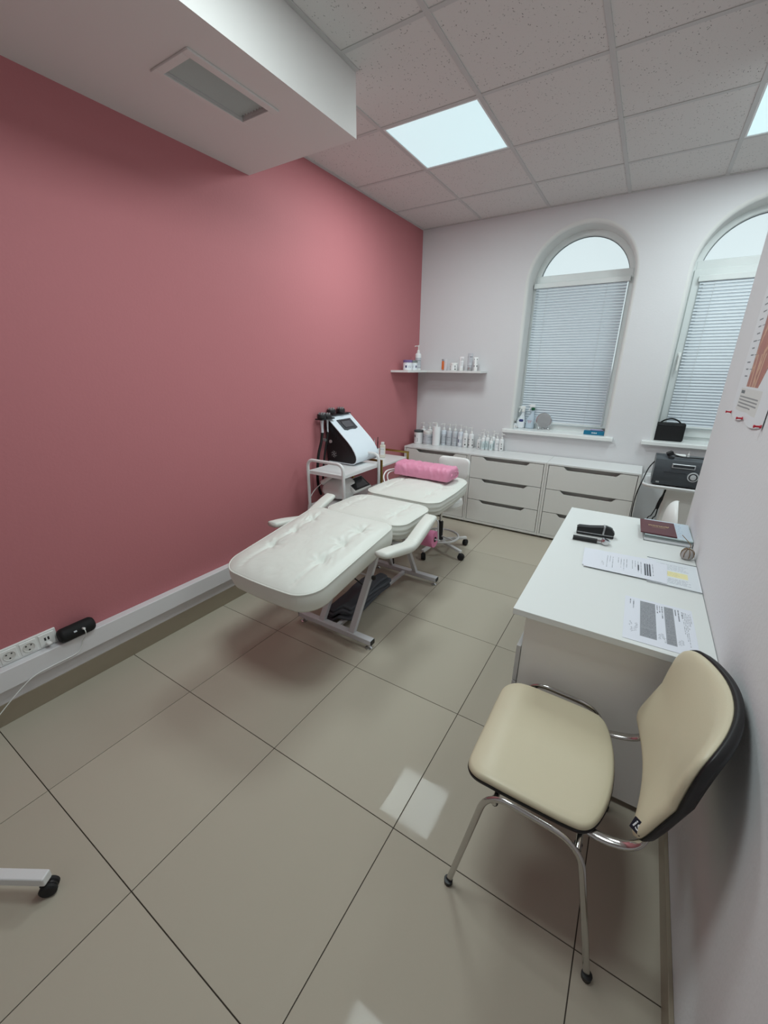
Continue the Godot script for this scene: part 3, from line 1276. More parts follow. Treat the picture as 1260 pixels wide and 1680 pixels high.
# ------------------------------------------------------------------ bottles and jars
func label_mat(kind: int) -> StandardMaterial3D:
	var key := "label_%d" % kind
	if M.has(key):
		return M[key]
	var im := blank(256, 256, [rgb(238, 238, 240), rgb(196, 199, 205), rgb(240, 240, 240), rgb(232, 235, 240), rgb(214, 226, 228), rgb(240, 240, 242)][kind])
	var ink := rgb(70, 74, 80)
	if kind == 0:      # jar: round emblem over a box of print
		for y in range(40, 110):
			for x in range(100, 156):
				var p := Vector2(x - 128, y - 58)
				var q := Vector2(x - 128, y - 90)
				if (p.length() < 18 and p.length() > 9) or (q.length() < 20 and q.length() > 10):
					im.set_pixel(x, y, rgb(30, 32, 34))
		im.fill_rect(Rect2i(92, 124, 74, 3), ink); im.fill_rect(Rect2i(92, 210, 74, 3), ink)
		im.fill_rect(Rect2i(92, 124, 3, 88), ink); im.fill_rect(Rect2i(163, 124, 3, 88), ink)
		print_rows(im, 102, 140, 54, 60, 12, 4, rgb(120, 122, 124))
	elif kind == 1:    # grey label with a dark script line and small print
		for r in 3:
			im.fill_rect(Rect2i(20 + r * 84, 64, 52, 10), rgb(60, 66, 80))
			print_rows(im, 20 + r * 84, 92, 56, 80, 12, 3, rgb(130, 134, 142))
		im.fill_rect(Rect2i(0, 226, 256, 6), rgb(96, 100, 110))
	elif kind == 2:    # dark blocks of upright print
		for r in 4:
			im.fill_rect(Rect2i(12 + r * 64, 36, 16, 34), ink)
			print_rows(im, 10 + r * 64, 84, 26, 80, 10, 4, rgb(110, 112, 116))
			im.fill_rect(Rect2i(12 + r * 64, 186, 20, 44), rgb(40, 42, 46))
	elif kind == 3:    # purple-grey label
		for r in 3:
			im.fill_rect(Rect2i(16 + r * 84, 90, 16, 90), rgb(74, 70, 110))
			print_rows(im, 42 + r * 84, 96, 40, 90, 12, 4, rgb(120, 130, 150))
	elif kind == 4:    # pale green with upright print
		for r in 4:
			im.fill_rect(Rect2i(20 + r * 62, 60, 9, 150), rgb(96, 116, 118))
			print_rows(im, 36 + r * 62, 90, 20, 110, 14, 5, rgb(130, 150, 150))
	else:
		for r in 3:
			print_rows(im, 14 + r * 86, 40, 60, 50, 14, 5, ink)
			print_rows(im, 14 + r * 86, 120, 60, 90, 12, 3, rgb(150, 150, 154))
	return printed(key, im, 0.5)


func cached(key: String, f: Callable) -> Mesh:
	if not MESH.has(key):
		var b := mb()
		f.call(b)
		MESH[key] = b.mesh()
	return MESH[key]


# pump bottle: height to the top of the pump, body radius
func pump_bottle(called: String, label: String, at: Vector3, h: float, r: float, kind: int, body: String, turn := 0.0, neck := 0.0, group := "") -> Node3D:
	var t := thing(called, label, "bottle", at, turn, group)
	var bh := h * 0.70
	var key := "%.3f_%.3f" % [h, r]
	inst(cached("pb_" + key, func(b: MB): b.lathe([Vector2(0, 0), Vector2(r * 0.92, 0), Vector2(r, r * 0.12), Vector2(r, bh - r * 0.62), Vector2(r * 0.94, bh - r * 0.38), Vector2(r * 0.74, bh - r * 0.14), Vector2(r * 0.42, bh), Vector2(0, bh)], Vector3.ZERO, 20)), "body", M[body], t)
	inst(cached("pl_" + key, func(b: MB): b.lathe([Vector2(r * 1.008, bh * 0.10), Vector2(r * 1.008, bh * 0.72)], Vector3.ZERO, 20, 1, 1, true)), "label_print", label_mat(kind), t)
	var p := inst(cached("pp_" + key, func(b: MB):
		b.lathe([Vector2(0, bh), Vector2(r * 0.46, bh), Vector2(r * 0.46, bh + h * 0.075), Vector2(r * 0.30, bh + h * 0.10), Vector2(r * 0.15, bh + h * 0.125), Vector2(r * 0.15, h * 0.955), Vector2(0, h * 0.955)], Vector3.ZERO, 14)
		), "pump_collar", M.white_plastic, t)
	inst(cached("pn_" + key, func(b: MB):
		b.tube(fillet([Vector3(0.008, h * 0.965, 0), Vector3(-r * 1.0, h * 0.972, 0), Vector3(-r * 1.25, h * 0.945, 0)], 0.008, 3), 0.0042, 6)
		b.lathe([Vector2(0, h * 0.945), Vector2(r * 0.26, h * 0.945), Vector2(r * 0.30, h), Vector2(0, h)], Vector3.ZERO, 12)
		), "nozzle", M.white_plastic, t)
	return t


func jar(called: String, label: String, at: Vector3, h: float, r: float, kind: int, lid: Material, turn := 0.0, lid_h := 0.2) -> Node3D:
	var t := thing(called, label, "jar", at, turn)
	var bh := h * (1.0 - lid_h)
	var b := mb()
	b.lathe([Vector2(0, 0), Vector2(r * 0.94, 0), Vector2(r, r * 0.1), Vector2(r, bh - 0.004), Vector2(r * 0.94, bh), Vector2(0, bh)], Vector3.ZERO, 24)
	part(b, "body", M.white_plastic, t)
	b = mb()
	b.lathe([Vector2(r * 1.006, bh * 0.06), Vector2(r * 1.006, bh * 0.92)], Vector3.ZERO, 24, 1, 1, true)
	part(b, "label_print", label_mat(kind), t)
	b = mb()
	b.lathe([Vector2(0, bh), Vector2(r * 1.04, bh), Vector2(r * 1.04, h - 0.004), Vector2(r * 0.97, h), Vector2(0, h)], Vector3.ZERO, 24)
	part(b, "lid", lid, t)
	return t


func cream_tube(label: String, at: Vector3, h: float, w: float, kind: int, cap_top: bool, turn := 0.0) -> Node3D:
	var t := thing("cream_tube", label, "tube", at, turn)
	var b := mb()
	var rows := []
	for k in 9:
		var u := k / 8.0
		var row := PackedVector3Array()
		var rx := lerpf(w * 0.42, w * 0.5, u)
		var rz := lerpf(w * 0.40, 0.003, pow(u, 1.3))
		for j in 16:
			var a := TAU * j / 16
			row.append(Vector3(cos(a) * rx, h * 0.2 + h * 0.8 * u, -sin(a) * rz))
		rows.append(row)
	b.grid(rows, true, true)
	part(b, "body", label_mat(kind), t)
	b = mb()
	b.lathe([Vector2(0, 0), Vector2(w * 0.40, 0), Vector2(w * 0.42, 0.003), Vector2(w * 0.42, h * 0.2), Vector2(0, h * 0.2)], Vector3.ZERO, 16)
	part(b, "cap", M.silver if cap_top else M.white_plastic, t)
	return t


func bottles():
	mat("bottle_white", rgb(238, 239, 240), 0.35)
	mat("bottle_grey", rgb(200, 204, 210), 0.3)
	mat("bottle_blue", rgb(222, 228, 236), 0.3)
	mat("lid_dark", rgb(66, 72, 76), 0.4)
	mat("lid_purple", rgb(118, 100, 150), 0.4)
	mat("lid_grey", rgb(112, 118, 118), 0.4)
	mat("amber", rgb(214, 104, 44), 0.25)
	var y := 0.7455
	var g := "pump bottles on the drawer units"
	jar("large_jar", "white tub with a dark lid and round emblem, on the corner drawer unit", Vector3(0.105, y, 0.135), 0.150, 0.052, 0, M.lid_dark, 0.9, 0.13)
	var big := jar("large_jar", "wide grey-labelled tub beside the dark-lidded tub on the drawer unit", Vector3(0.222, y, 0.135), 0.152, 0.053, 1, M.white_plastic, 0.5, 0.16)
	pump_bottle("pump_bottle", "white pump bottle standing behind the dark-lidded tub", Vector3(0.118, y, 0.048), 0.225, 0.032, 5, "bottle_white", -0.3)
	pump_bottle("pump_bottle", "white pump bottle standing behind the grey-labelled tub", Vector3(0.200, y, 0.048), 0.225, 0.032, 5, "bottle_white", -0.4)
	pump_bottle("pump_bottle", "white pump bottle between the grey-labelled tub and the wall, next to the plain white one", Vector3(0.275, y, 0.050), 0.240, 0.030, 5, "bottle_white", 0.3)
	var t := thing("plain_bottle", "tall plain white cylinder dispenser bottle without any print", "bottle", Vector3(0.330, y, 0.150), 0.2)
	var b := mb()
	b.lathe([Vector2(0, 0), Vector2(0.040, 0), Vector2(0.0425, 0.003), Vector2(0.0425, 0.203), Vector2(0.041, 0.206), Vector2(0, 0.206)], Vector3.ZERO, 24)
	part(b, "body", M.bottle_white, t)
	b = mb()
	b.lathe([Vector2(0, 0.206), Vector2(0.012, 0.206), Vector2(0.010, 0.236), Vector2(0, 0.236)], Vector3.ZERO, 12)
	b.tube([Vector3(0.010, 0.242, 0), Vector3(-0.045, 0.245, 0)], 0.0045, 6)
	part(b, "pump", M.white_plastic, t)
	var A := [
		[0.382, 0.062, 0.236, 0.029, 1, "bottle_blue", "grey-labelled pump bottle next to the plain white cylinder"],
		[0.446, 0.058, 0.234, 0.032, 1, "bottle_grey", "second grey-labelled pump bottle from the plain white cylinder"],
		[0.512, 0.055, 0.232, 0.032, 1, "bottle_grey", "third grey-labelled pump bottle from the plain white cylinder"],
		[0.580, 0.062, 0.234, 0.029, 3, "bottle_blue", "pale blue-grey pump bottle with an upright dark print"],
		[0.640, 0.070, 0.222, 0.028, 2, "bottle_white", "white pump bottle with black square print, next to the pale blue one"],
		[0.705, 0.066, 0.218, 0.028, 2, "bottle_white", "white pump bottle with black square print, last before the gap"]]
	for a in A:
		pump_bottle("pump_bottle", a[6], Vector3(a[0], y, a[1]), a[2], a[3], a[4], a[5], rng.randf_range(-0.5, 0.4), 0.0, g)
	var S := [
		[0.800, 0.075, 0.150, 0.024, 2, "small round-bodied white pump bottle, first after the gap on the drawer unit"],
		[0.852, 0.112, 0.185, 0.020, 4, "small slim pump bottle standing forward, next to the round-bodied one"],
		[0.836, 0.046, 0.205, 0.021, 4, "slim pump bottle at the wall behind the small ones"],
		[0.890, 0.085, 0.192, 0.021, 4, "small slim pump bottle in the middle of the small group"],
		[0.935, 0.098, 0.150, 0.020, 4, "short slim bottle in front of the small group"],
		[0.942, 0.046, 0.200, 0.021, 4, "pale green pump bottle at the wall among the small ones"],
		[0.984, 0.060, 0.180, 0.022, 5, "small white pump bottle next to the last one by the sill"],
		[1.030, 0.052, 0.178, 0.024, 2, "small white pump bottle with a long spout, under the sill's end"]]
	for i in S.size():
		var a: Array = S[i]
		pump_bottle("small_pump_bottle", a[5], Vector3(a[0], y, a[1]), a[2], a[3], a[4], "bottle_white", 3.0 if i == 7 else rng.randf_range(-0.6, 0.3), 0.0, "small pump bottles on the middle drawer unit")
	# on the corner shelf
	y = 1.5335
	jar("shelf_jar", "white jar with a purple lid on the corner shelf", Vector3(0.10, y, 0.430), 0.098, 0.046, 3, M.lid_purple, 2.2, 0.24)
	jar("shelf_jar", "white jar with a grey lid next to the purple-lidded one", Vector3(0.11, y, 0.318), 0.096, 0.038, 3, M.lid_grey, 1.2, 0.22)
	pump_bottle("tall_pump_bottle", "tall grey-printed pump bottle on the shelf in the corner", Vector3(0.105, y, 0.215), 0.245, 0.031, 1, "bottle_white", 0.4)
	t = thing("amber_vial_box", "small clear box with an orange vial on the corner shelf", "box", Vector3(0.345, y, 0.09), -0.35)
	b = mb()
	b.box(Vector3(0.004, 0.058, -0.012), Vector3(0.054, 0.116, 0.006), 0.001)
	part(b, "backing_card", M.paper, t)
	b = mb()
	b.lathe([Vector2(0, 0.008), Vector2(0.012, 0.008), Vector2(0.0125, 0.012), Vector2(0.0125, 0.088), Vector2(0.009, 0.094), Vector2(0, 0.094)], Vector3(-0.008, 0, 0.004), 12)
	part(b, "vial", M.amber, t)
	b = mb()
	b.lathe([Vector2(0, 0.094), Vector2(0.012, 0.094), Vector2(0.012, 0.112), Vector2(0, 0.112)], Vector3(-0.008, 0, 0.004), 12)
	part(b, "cap", M.silver, t)
	jar("small_jar", "low white jar with black print on the corner shelf", Vector3(0.462, y, 0.09), 0.076, 0.039, 2, M.white_plastic, 0.2, 0.22)
	cream_tube("short white cream tube beside the low white jar", Vector3(0.543, y, 0.09), 0.135, 0.052, 5, false)
	cream_tube("tall silver-grey cream tube on the corner shelf", Vector3(0.634, y, 0.09), 0.168, 0.056, 1, true)
	cream_tube("slim white cream tube at the open end of the corner shelf", Vector3(0.697, y, 0.09), 0.130, 0.044, 2, false, 0.5)


# ------------------------------------------------------------------ on the window boards
func sill_things():
	var y := SILL + 0.0005
	mat("spray_milky", rgb(222, 228, 232), 0.25)
	mat("spray_clear", rgb(196, 212, 224), 0.2)
	mat("green_cap", rgb(22, 92, 58), 0.4)
	mat("navy", rgb(58, 64, 120), 0.5)
	mat("teal_box", rgb(10, 112, 146), 0.4)
	# spray bottles
	for i in 2:
		var t := thing("spray_bottle", ["white trigger spray bottle with a blue round label on the window board", "clear spray bottle with a dark green neck on the window board"][i], "bottle", Vector3([1.155, 1.248][i], y, [-0.125, -0.135][i]), [0.15, 0.0][i])
		var b := mb()
		var H: float = [0.165, 0.185][i]
		var rows := []
		for k in 15:
			var u := k / 14.0
			var w := lerpf(0.044, 0.038, u) if u < 0.5 else lerpf(0.038, 0.015, smoothstep(0.5, 0.85, u))
			var off := 0.016 * smoothstep(0.45, 0.9, u)
			if u == 0.0:
				w *= 0.92
			var row := PackedVector3Array()
			for j in 20:
				var a := TAU * j / 20
				row.append(Vector3(off + signf(cos(a)) * pow(absf(cos(a)), 0.7) * w, H * u, -sin(a) * w * 0.55))
			rows.append(row)
		var c0 := PackedVector3Array()
		for j in 20:
			c0.append(Vector3.ZERO)
		rows.insert(0, c0)
		b.grid(rows, true)
		part(b, "body", [M.spray_milky, M.spray_clear][i], t)
		b = mb()
		b.lathe([Vector2(0, H), Vector2(0.017, H), Vector2(0.017, H + 0.022), Vector2(0.012, H + 0.026), Vector2(0, H + 0.026)], Vector3(0.016, 0, 0), 14)
		part(b, "neck_ring", [M.white_plastic, M.green_cap][i], t)
		b = mb()
		b.span(Vector3(-0.018, H + 0.026, -0.009), Vector3(0.034, H + 0.056, 0.009), 0.006, 2)
		b.box(Vector3(-0.024, H + 0.046, 0), Vector3(0.016, 0.012, 0.012), 0.003)
		b.bar(Vector3(-0.012, H + 0.030, 0), Vector3(-0.024, H - 0.006, 0), 0.006, 0.010, 0.002)
		part(b, "trigger_head", [M.white_plastic, M.bottle_white][i], t)
		b = mb()
		if i == 0:
			b.xf = Transform3D(Basis(Vector3.RIGHT, 0), Vector3(0, 0.050, 0.0236))
			b.prism(round_rect(-0.030, 0.030, -0.046, 0.046, [0.008, 0.008, 0.03, 0.03], 6), 0, 0.001)
			part(b, "label", M.paper, t)
			b = mb()
			b.xf = Transform3D(Basis.IDENTITY, Vector3(0.006, 0.078, 0.0244))
			b.prism(round_rect(-0.022, 0.022, -0.013, 0.013, [0.012, 0.012, 0.012, 0.012], 6), 0, 0.0008)
			part(b, "label_badge", M.navy, t)
		else:
			b.xf = Transform3D(Basis.IDENTITY, Vector3(0, 0.060, 0.0236))
			b.box(Vector3(0, 0.018, 0), Vector3(0.050, 0.004, 0.0008))
			b.box(Vector3(-0.008, 0.004, 0), Vector3(0.006, 0.018, 0.0008))
			b.box(Vector3(0.008, 0.004, 0), Vector3(0.006, 0.018, 0.0008))
			part(b, "label_print", mat("faded_red", rgb(200, 160, 172), 0.6), t)
	# little figure beside the jamb
	var t := thing("small_vial", "little clear vial with a grey cap beside the spray bottles", "bottle", Vector3(1.125, y, -0.045))
	var b := mb()
	b.lathe([Vector2(0, 0), Vector2(0.017, 0), Vector2(0.018, 0.004), Vector2(0.018, 0.045), Vector2(0.008, 0.055), Vector2(0, 0.055)], Vector3.ZERO, 14)
	part(b, "body", M.spray_milky, t)
	b = mb()
	b.lathe([Vector2(0, 0.055), Vector2(0.009, 0.055), Vector2(0.010, 0.075), Vector2(0, 0.078)], Vector3.ZERO, 12)
	part(b, "cap", M.lid_grey, t)
	b = mb()
	b.lathe([Vector2(0.0184, 0.010), Vector2(0.0184, 0.036)], Vector3.ZERO, 14, 1, 1, true)
	part(b, "label_print", label_mat(2), t)
	# round mirror on a wire stand
	t = thing("round_mirror", "round table mirror on a wire stand on the window board", "mirror", Vector3(1.385, y, -0.115), 0.45)
	b = mb()
	b.xf = Transform3D(Basis(Vector3.RIGHT, PI / 2 - 0.12), Vector3(0, 0.094, 0))
	b.lathe([Vector2(0, -0.006), Vector2(0.070, -0.006), Vector2(0.074, -0.003), Vector2(0.075, 0.003), Vector2(0.071, 0.007), Vector2(0.069, 0.004)], Vector3.ZERO, 36)
	part(b, "rim", M.chrome, t)
	b = mb()
	b.xf = Transform3D(Basis(Vector3.RIGHT, PI / 2 - 0.12), Vector3(0, 0.094, 0))
	b.lathe([Vector2(0.0695, 0.004), Vector2(0, 0.004)], Vector3.ZERO, 36)
	part(b, "mirror_face", M.glass_mirror, t)
	b = mb()
	for s in [-1.0, 1.0]:
		b.tube(smooth([Vector3(s * 0.077, 0.094, 0), Vector3(s * 0.070, 0.05, 0.006), Vector3(s * 0.045, 0.016, 0.02), Vector3(s * 0.060, 0.002, 0.035)]), 0.002, 6)
		b.tube(smooth([Vector3(s * 0.070, 0.05, 0.006), Vector3(s * 0.05, 0.015, -0.02), Vector3(s * 0.045, 0.002, -0.035)]), 0.002, 6)
	b.tube(smooth([Vector3(-0.060, 0.002, 0.035), Vector3(0, 0.010, 0.02), Vector3(0.060, 0.002, 0.035)]), 0.002, 6)
	part(b, "wire_stand", M.chrome, t)
	# blue carton with a slim tube on it
	t = thing("blue_carton", "flat blue carton with white lettering on the window board", "box", Vector3(1.862, y, -0.062), 0.0)
	b = mb()
	b.box(Vector3(0, 0.018, 0), Vector3(0.175, 0.036, 0.06), 0.0015)
	part(b, "carton", M.teal_box, t)
	b = mb()
	for k in 6:
		b.box(Vector3(-0.018 + k * 0.008, 0.019, 0.0303), Vector3(0.005, 0.008 + 0.004 * (k % 2), 0.0006))
	part(b, "lettering", M.paper, t)
	t = thing("slim_tube", "slim pale violet tube lying on the blue carton", "tube", Vector3(1.875, y + 0.0365, -0.065), 0.12)
	b = mb()
	b.xf = Transform3D(Basis(Vector3.BACK, PI / 2), Vector3(0, 0.0065, 0))
	b.lathe([Vector2(0, -0.06), Vector2(0.006, -0.06), Vector2(0.0065, 0.0), Vector2(0.0065, 0.05), Vector2(0, 0.05)], Vector3.ZERO, 10)
	part(b, "body", mat("violet", rgb(176, 170, 206), 0.4), t)
	# black zipped case with a carrying strap
	t = thing("black_case", "black zipped case with a carrying strap on the window board", "case", Vector3(2.437, y, -0.075), 0.02)
	b = mb()
	b.box(Vector3(0, 0.077, 0), Vector3(0.228, 0.152, 0.085), 0.014, 3)
	part(b, "shell", M.black_soft, t)
	b = mb()
	b.tube(smooth([Vector3(-0.072, 0.150, 0), Vector3(-0.045, 0.172, 0), Vector3(0.0, 0.188, 0), Vector3(0.045, 0.176, 0), Vector3(0.078, 0.150, 0)]), 0.006, 6, true, false, 0.35, Vector3.BACK)
	part(b, "strap", M.black_soft, t)
	b = mb()
	b.tube([Vector3(-0.10, 0.136, 0.044), Vector3(0.10, 0.136, 0.044)], 0.0022, 6)
	part(b, "zip", M.device_dark, t)
	b = mb()
	b.bar(Vector3(-0.094, 0.134, 0.047), Vector3(-0.096, 0.110, 0.047), 0.006, 0.002, 0.001)
	part(b, "zip_puller", M.silver, t)


# ------------------------------------------------------------------ casters
func caster(parent: Node, at: Vector3, r: float, turn: float, fork: Material):
	var c := Node3D.new()
	c.name = numbered(parent, "caster")
	parent.add_child(c, true)
	c.position = at
	c.rotation.y = turn
	for s in [-1.0, 1.0]:
		var b := mb()
		b.xf = Transform3D(Basis(Vector3.RIGHT, PI / 2), Vector3(0.012, r, s * 0.011))
		b.lathe([Vector2(0, -0.008), Vector2(r * 0.8, -0.008), Vector2(r, -0.004), Vector2(r, 0.004), Vector2(r * 0.8, 0.008), Vector2(0, 0.008)], Vector3.ZERO, 18)
		part(b, "wheel", M.rubber, c)
	var b := mb()
	b.xf = Transform3D(Basis(Vector3.RIGHT, PI / 2), Vector3(0.012, r, 0))
	b.lathe([Vector2(0, -0.003), Vector2(r * 0.9, -0.003), Vector2(r * 0.9, 0.003), Vector2(0, 0.003)], Vector3.ZERO, 14)
	b.xf = Transform3D.IDENTITY
	b.tube([Vector3(0, r * 1.4, 0), Vector3(0, r * 2.0 + 0.012, 0)], 0.006, 8)
	b.box(Vector3(0.004, r * 1.9, 0), Vector3(r * 0.9, r * 0.35, 0.022), 0.004, 2)
	part(b, "housing", fork, c)


func stool():
	var t := thing("swivel_stool", "white wheeled stool with backrest and foot ring behind the treatment bed", "stool", Vector3(0.87, 0, 1.14))
	var ang := [96.6, 23.9, -50.7, -121.5, 168.0]
	for a in ang:
		var d := Vector3(cos(deg_to_rad(a)), 0, sin(deg_to_rad(a)))
		var b := mb()
		b.bar(d * 0.02 + Vector3(0, 0.092, 0), d * 0.275 + Vector3(0, 0.078, 0), 0.03, 0.022, 0.003)
		part(b, "base_leg", M.white_metal, t)
		caster(t, d * 0.262, 0.029, -deg_to_rad(a) + 0.6, M.black_plastic)
	var b := mb()
	b.lathe([Vector2(0, 0.075), Vector2(0.03, 0.075), Vector2(0.032, 0.11), Vector2(0.025, 0.13), Vector2(0.025, 0.27), Vector2(0.020, 0.275), Vector2(0, 0.275)], Vector3.ZERO, 20)
	part(b, "gas_lift", M.black_plastic, t)
	b = mb()
	b.lathe([Vector2(0, 0.27), Vector2(0.012, 0.27), Vector2(0.012, 0.41), Vector2(0, 0.41)], Vector3.ZERO, 14)
	part(b, "piston", M.chrome, t)
	b = mb()
	var loop := []
	for k in 32:
		var a := TAU * k / 32
		loop.append(Vector3(cos(a) * 0.165, 0.135, sin(a) * 0.165))
	b.tube(loop, 0.010, 8, false, true)
	for k in 3:
		var a := TAU * k / 3 + 0.3
		b.tube([Vector3(cos(a) * 0.02, 0.135, sin(a) * 0.02), Vector3(cos(a) * 0.165, 0.135, sin(a) * 0.165)], 0.007, 6)
	part(b, "foot_ring", M.white_metal, t)
	b = mb()
	b.lathe([Vector2(0, 0.41), Vector2(0.14, 0.41), Vector2(0.172, 0.425), Vector2(0.182, 0.455), Vector2(0.172, 0.487), Vector2(0.13, 0.503), Vector2(0.05, 0.50), Vector2(0, 0.498)], Vector3.ZERO, 36)
	part(b, "seat", M.white_plastic, t)
	# backrest, bowed round the sitter
	b = mb()
	var o := round_rect(-0.15, 0.15, -0.095, 0.095, [0.045, 0.045, 0.055, 0.055], 8, 6)
	b.pad(o, [Vector2(0.008, -0.035), Vector2(0, -0.022), Vector2(0, -0.012), Vector2(0.006, -0.003), Vector2(0.014, 0)], 8, func(x, z, d): return 0.010 * (1.0 - exp(-d / 0.03)), func(p): return Vector3(p.x, 0.715 - p.z, -0.225 + p.y + 0.9 * p.x * p.x))
	part(b, "backrest", M.white_plastic, t)
	b = mb()
	b.tube(fillet([Vector3(0, 0.405, 0), Vector3(0, 0.400, -0.262), Vector3(0, 0.70, -0.268)], 0.05), 0.012, 8)
	part(b, "back_stem", M.white_metal, t)


# ------------------------------------------------------------------ trolley with the machines
func trolley():
	var x0 := 0.085
	var x1 := 0.43
	var z0 := 1.48
	var z1 := 1.965
	var t := thing("instrument_trolley", "white steel trolley with tube handles, against the pink wall", "trolley", Vector3((x0 + x1) / 2, 0, (z0 + z1) / 2))
	var hx := (x1 - x0) / 2
	var hz := (z1 - z0) / 2
	for s in [-1.0, 1.0]:
		var b := mb()
		b.tube(fillet([Vector3(-hx, 0.075, s * hz), Vector3(-hx, 0.882, s * hz), Vector3(hx, 0.882, s * hz), Vector3(hx, 0.075, s * hz)], 0.06, 7), 0.0125, 10)
		part(b, "end_frame", M.white_metal, t)
		for k in [-1.0, 1.0]:
			caster(t, Vector3(k * hx, 0, s * hz), 0.03, 0.5 * k, M.black_plastic)
	for y in [0.20, 0.515, 0.79]:
		var b := mb()
		b.box(Vector3(0, y, 0), Vector3(hx * 2 - 0.014, 0.016, hz * 2 - 0.01), 0.003)
		b.box(Vector3(0, y - 0.008, hz - 0.008), Vector3(hx * 2 - 0.02, 0.026, 0.004))
		b.box(Vector3(hx - 0.010, y - 0.004, 0), Vector3(0.004, 0.03, hz * 2 - 0.02))
		part(b, "shelf", M.white_metal, t)
	machine()
	tablet_device()


func machine():
	# side outline in (x, y) from the bottom rear, counter-clockwise
	var prof := PackedVector2Array([Vector2(0.03, 0.0), Vector2(0.285, 0.0), Vector2(0.305, 0.006), Vector2(0.322, 0.020), Vector2(0.330, 0.042), Vector2(0.326, 0.066), Vector2(0.312, 0.095), Vector2(0.285, 0.135), Vector2(0.250, 0.172), Vector2(0.195, 0.220), Vector2(0.13, 0.276), Vector2(0.06, 0.336), Vector2(0.036, 0.357), Vector2(0.022, 0.360)])
	var t := thing("beauty_machine", "black and white sloping cavitation machine with a small screen, on the trolley", "machine", Vector3(0, 0.812, 1.50))
	var hz := 0.16
	var b := mb()
	b.prism(prof, -hz + 0.004, hz - 0.004)
	part(b, "body", M.black_plastic, t)
	# white bent front shell
	b = mb()
	var rows := []
	var front := [Vector2(0.05, -0.003), Vector2(0.285, -0.003), Vector2(0.308, 0.003), Vector2(0.326, 0.018), Vector2(0.334, 0.042), Vector2(0.330, 0.067), Vector2(0.316, 0.097), Vector2(0.288, 0.138), Vector2(0.253, 0.175), Vector2(0.198, 0.223), Vector2(0.133, 0.280), Vector2(0.063, 0.340), Vector2(0.038, 0.362), Vector2(0.020, 0.365)]
	for p in front:
		rows.append(PackedVector3Array([Vector3(p.x, p.y, hz), Vector3(p.x, p.y, -hz)]))
	b.grid(rows)
	for s in [-1.0, 1.0]:
		var rim := []
		for p in front:
			rim.append(Vector3(p.x - 0.003, p.y - 0.001, s * (hz - 0.004)))
		b.tube(rim, 0.0052, 6)
	part(b, "front_shell", mat("machine_white", rgb(226, 236, 244), 0.22), t)
	# screen on the slope
	var d := Vector3(0.198 - 0.063, 0.223 - 0.340, 0).normalized()
	var up := -d
	var nrm := Vector3(-d.y, d.x, 0).normalized()
	if nrm.x < 0:
		nrm = -nrm
	var right := up.cross(nrm).normalized()
	var mid := Vector3(0.122, 0.2915, -0.006)
	var f := Transform3D(Basis(right, up, nrm), mid)
	b = mb()
	b.xf = f
	var poly := PackedVector2Array([Vector2(-0.092, -0.050), Vector2(-0.055, -0.060), Vector2(-0.02, -0.054), Vector2(0.02, -0.054), Vector2(0.055, -0.060), Vector2(0.092, -0.050), Vector2(0.092, 0.058), Vector2(-0.092, 0.058)])
	b.prism(poly, -0.002, 0.004)
	var bez := part(b, "screen_bezel", M.device_grey, t)
	b = mb()
	b.xf = f
	b.box(Vector3(0, 0.004, 0.0045), Vector3(0.128, 0.080, 0.002), 0.0005)
	part(b, "screen_frame", M.black_plastic, bez)
	b = mb()
	b.xf = f
	b.box(Vector3(0, 0.001, 0.006), Vector3(0.116, 0.068, 0.002), 0.0005)
	part(b, "screen", M.screen_grey, bez)
	# vents, socket and emblem on the side
	for k in 12:
		b = mb()
		var x := 0.055 + k * 0.017
		var yt := 0.318 - k * 0.0165
		b.box(Vector3(x, yt - 0.026, hz - 0.003), Vector3(0.004, 0.044, 0.003), 0.001)
		part(b, "vent_slit", M.device_dark, t)
	b = mb()
	b.xf = Transform3D(Basis(Vector3.RIGHT, PI / 2), Vector3(0.070, 0.165, hz))
	b.lathe([Vector2(0, 0.004), Vector2(0.013, 0.004), Vector2(0.013, -0.004)], Vector3.ZERO, 16)
	part(b, "socket", mat("socket_pink", rgb(190, 170, 172), 0.4), t)
	b = mb()
	for k in 3:
		var a := PI * k / 3 + 0.35
		var v := Vector3(cos(a), sin(a), 0)
		b.bar(Vector3(0.100, 0.062, hz - 0.0025) - v * 0.022, Vector3(0.100, 0.062, hz - 0.0025) + v * 0.022, 0.0022, 0.0022, 0.0)
		for s in [-1.0, 1.0]:
			for q in [-0.5, 0.5]:
				var w := Vector3(cos(a + q), sin(a + q), 0)
				b.bar(Vector3(0.100, 0.062, hz - 0.0025) + v * s * 0.016, Vector3(0.100, 0.062, hz - 0.0025) + v * s * 0.014 + w * s * 0.012, 0.0016, 0.0022, 0.0)
	for k in 6:
		var a := TAU * k / 6 + 0.7
		b.box(Vector3(0.100 + cos(a) * 0.028, 0.062 + sin(a) * 0.028, hz - 0.0025), Vector3(0.003, 0.003, 0.002))
	part(b, "snowflake_emblem", mat("emblem_grey", rgb(168, 164, 166), 0.5), t)
	for s in [-1.0, 1.0]:
		for x in [0.06, 0.26]:
			b = mb()
			b.lathe([Vector2(0, -0.0135), Vector2(0.010, -0.0135), Vector2(0.011, 0), Vector2(0, 0)], Vector3(x, 0, s * 0.12), 10)
			part(b, "rubber_foot", M.rubber, t)
	# holder rail with hanging handpieces and their hoses
	b = mb()
	b.box(Vector3(0.055, 0.352, 0.20), Vector3(0.075, 0.010, 0.16), 0.003)
	b.box(Vector3(0.03, 0.372, 0.0), Vector3(0.05, 0.008, 0.30), 0.003)
	part(b, "holder_rail", M.black_plastic, t)
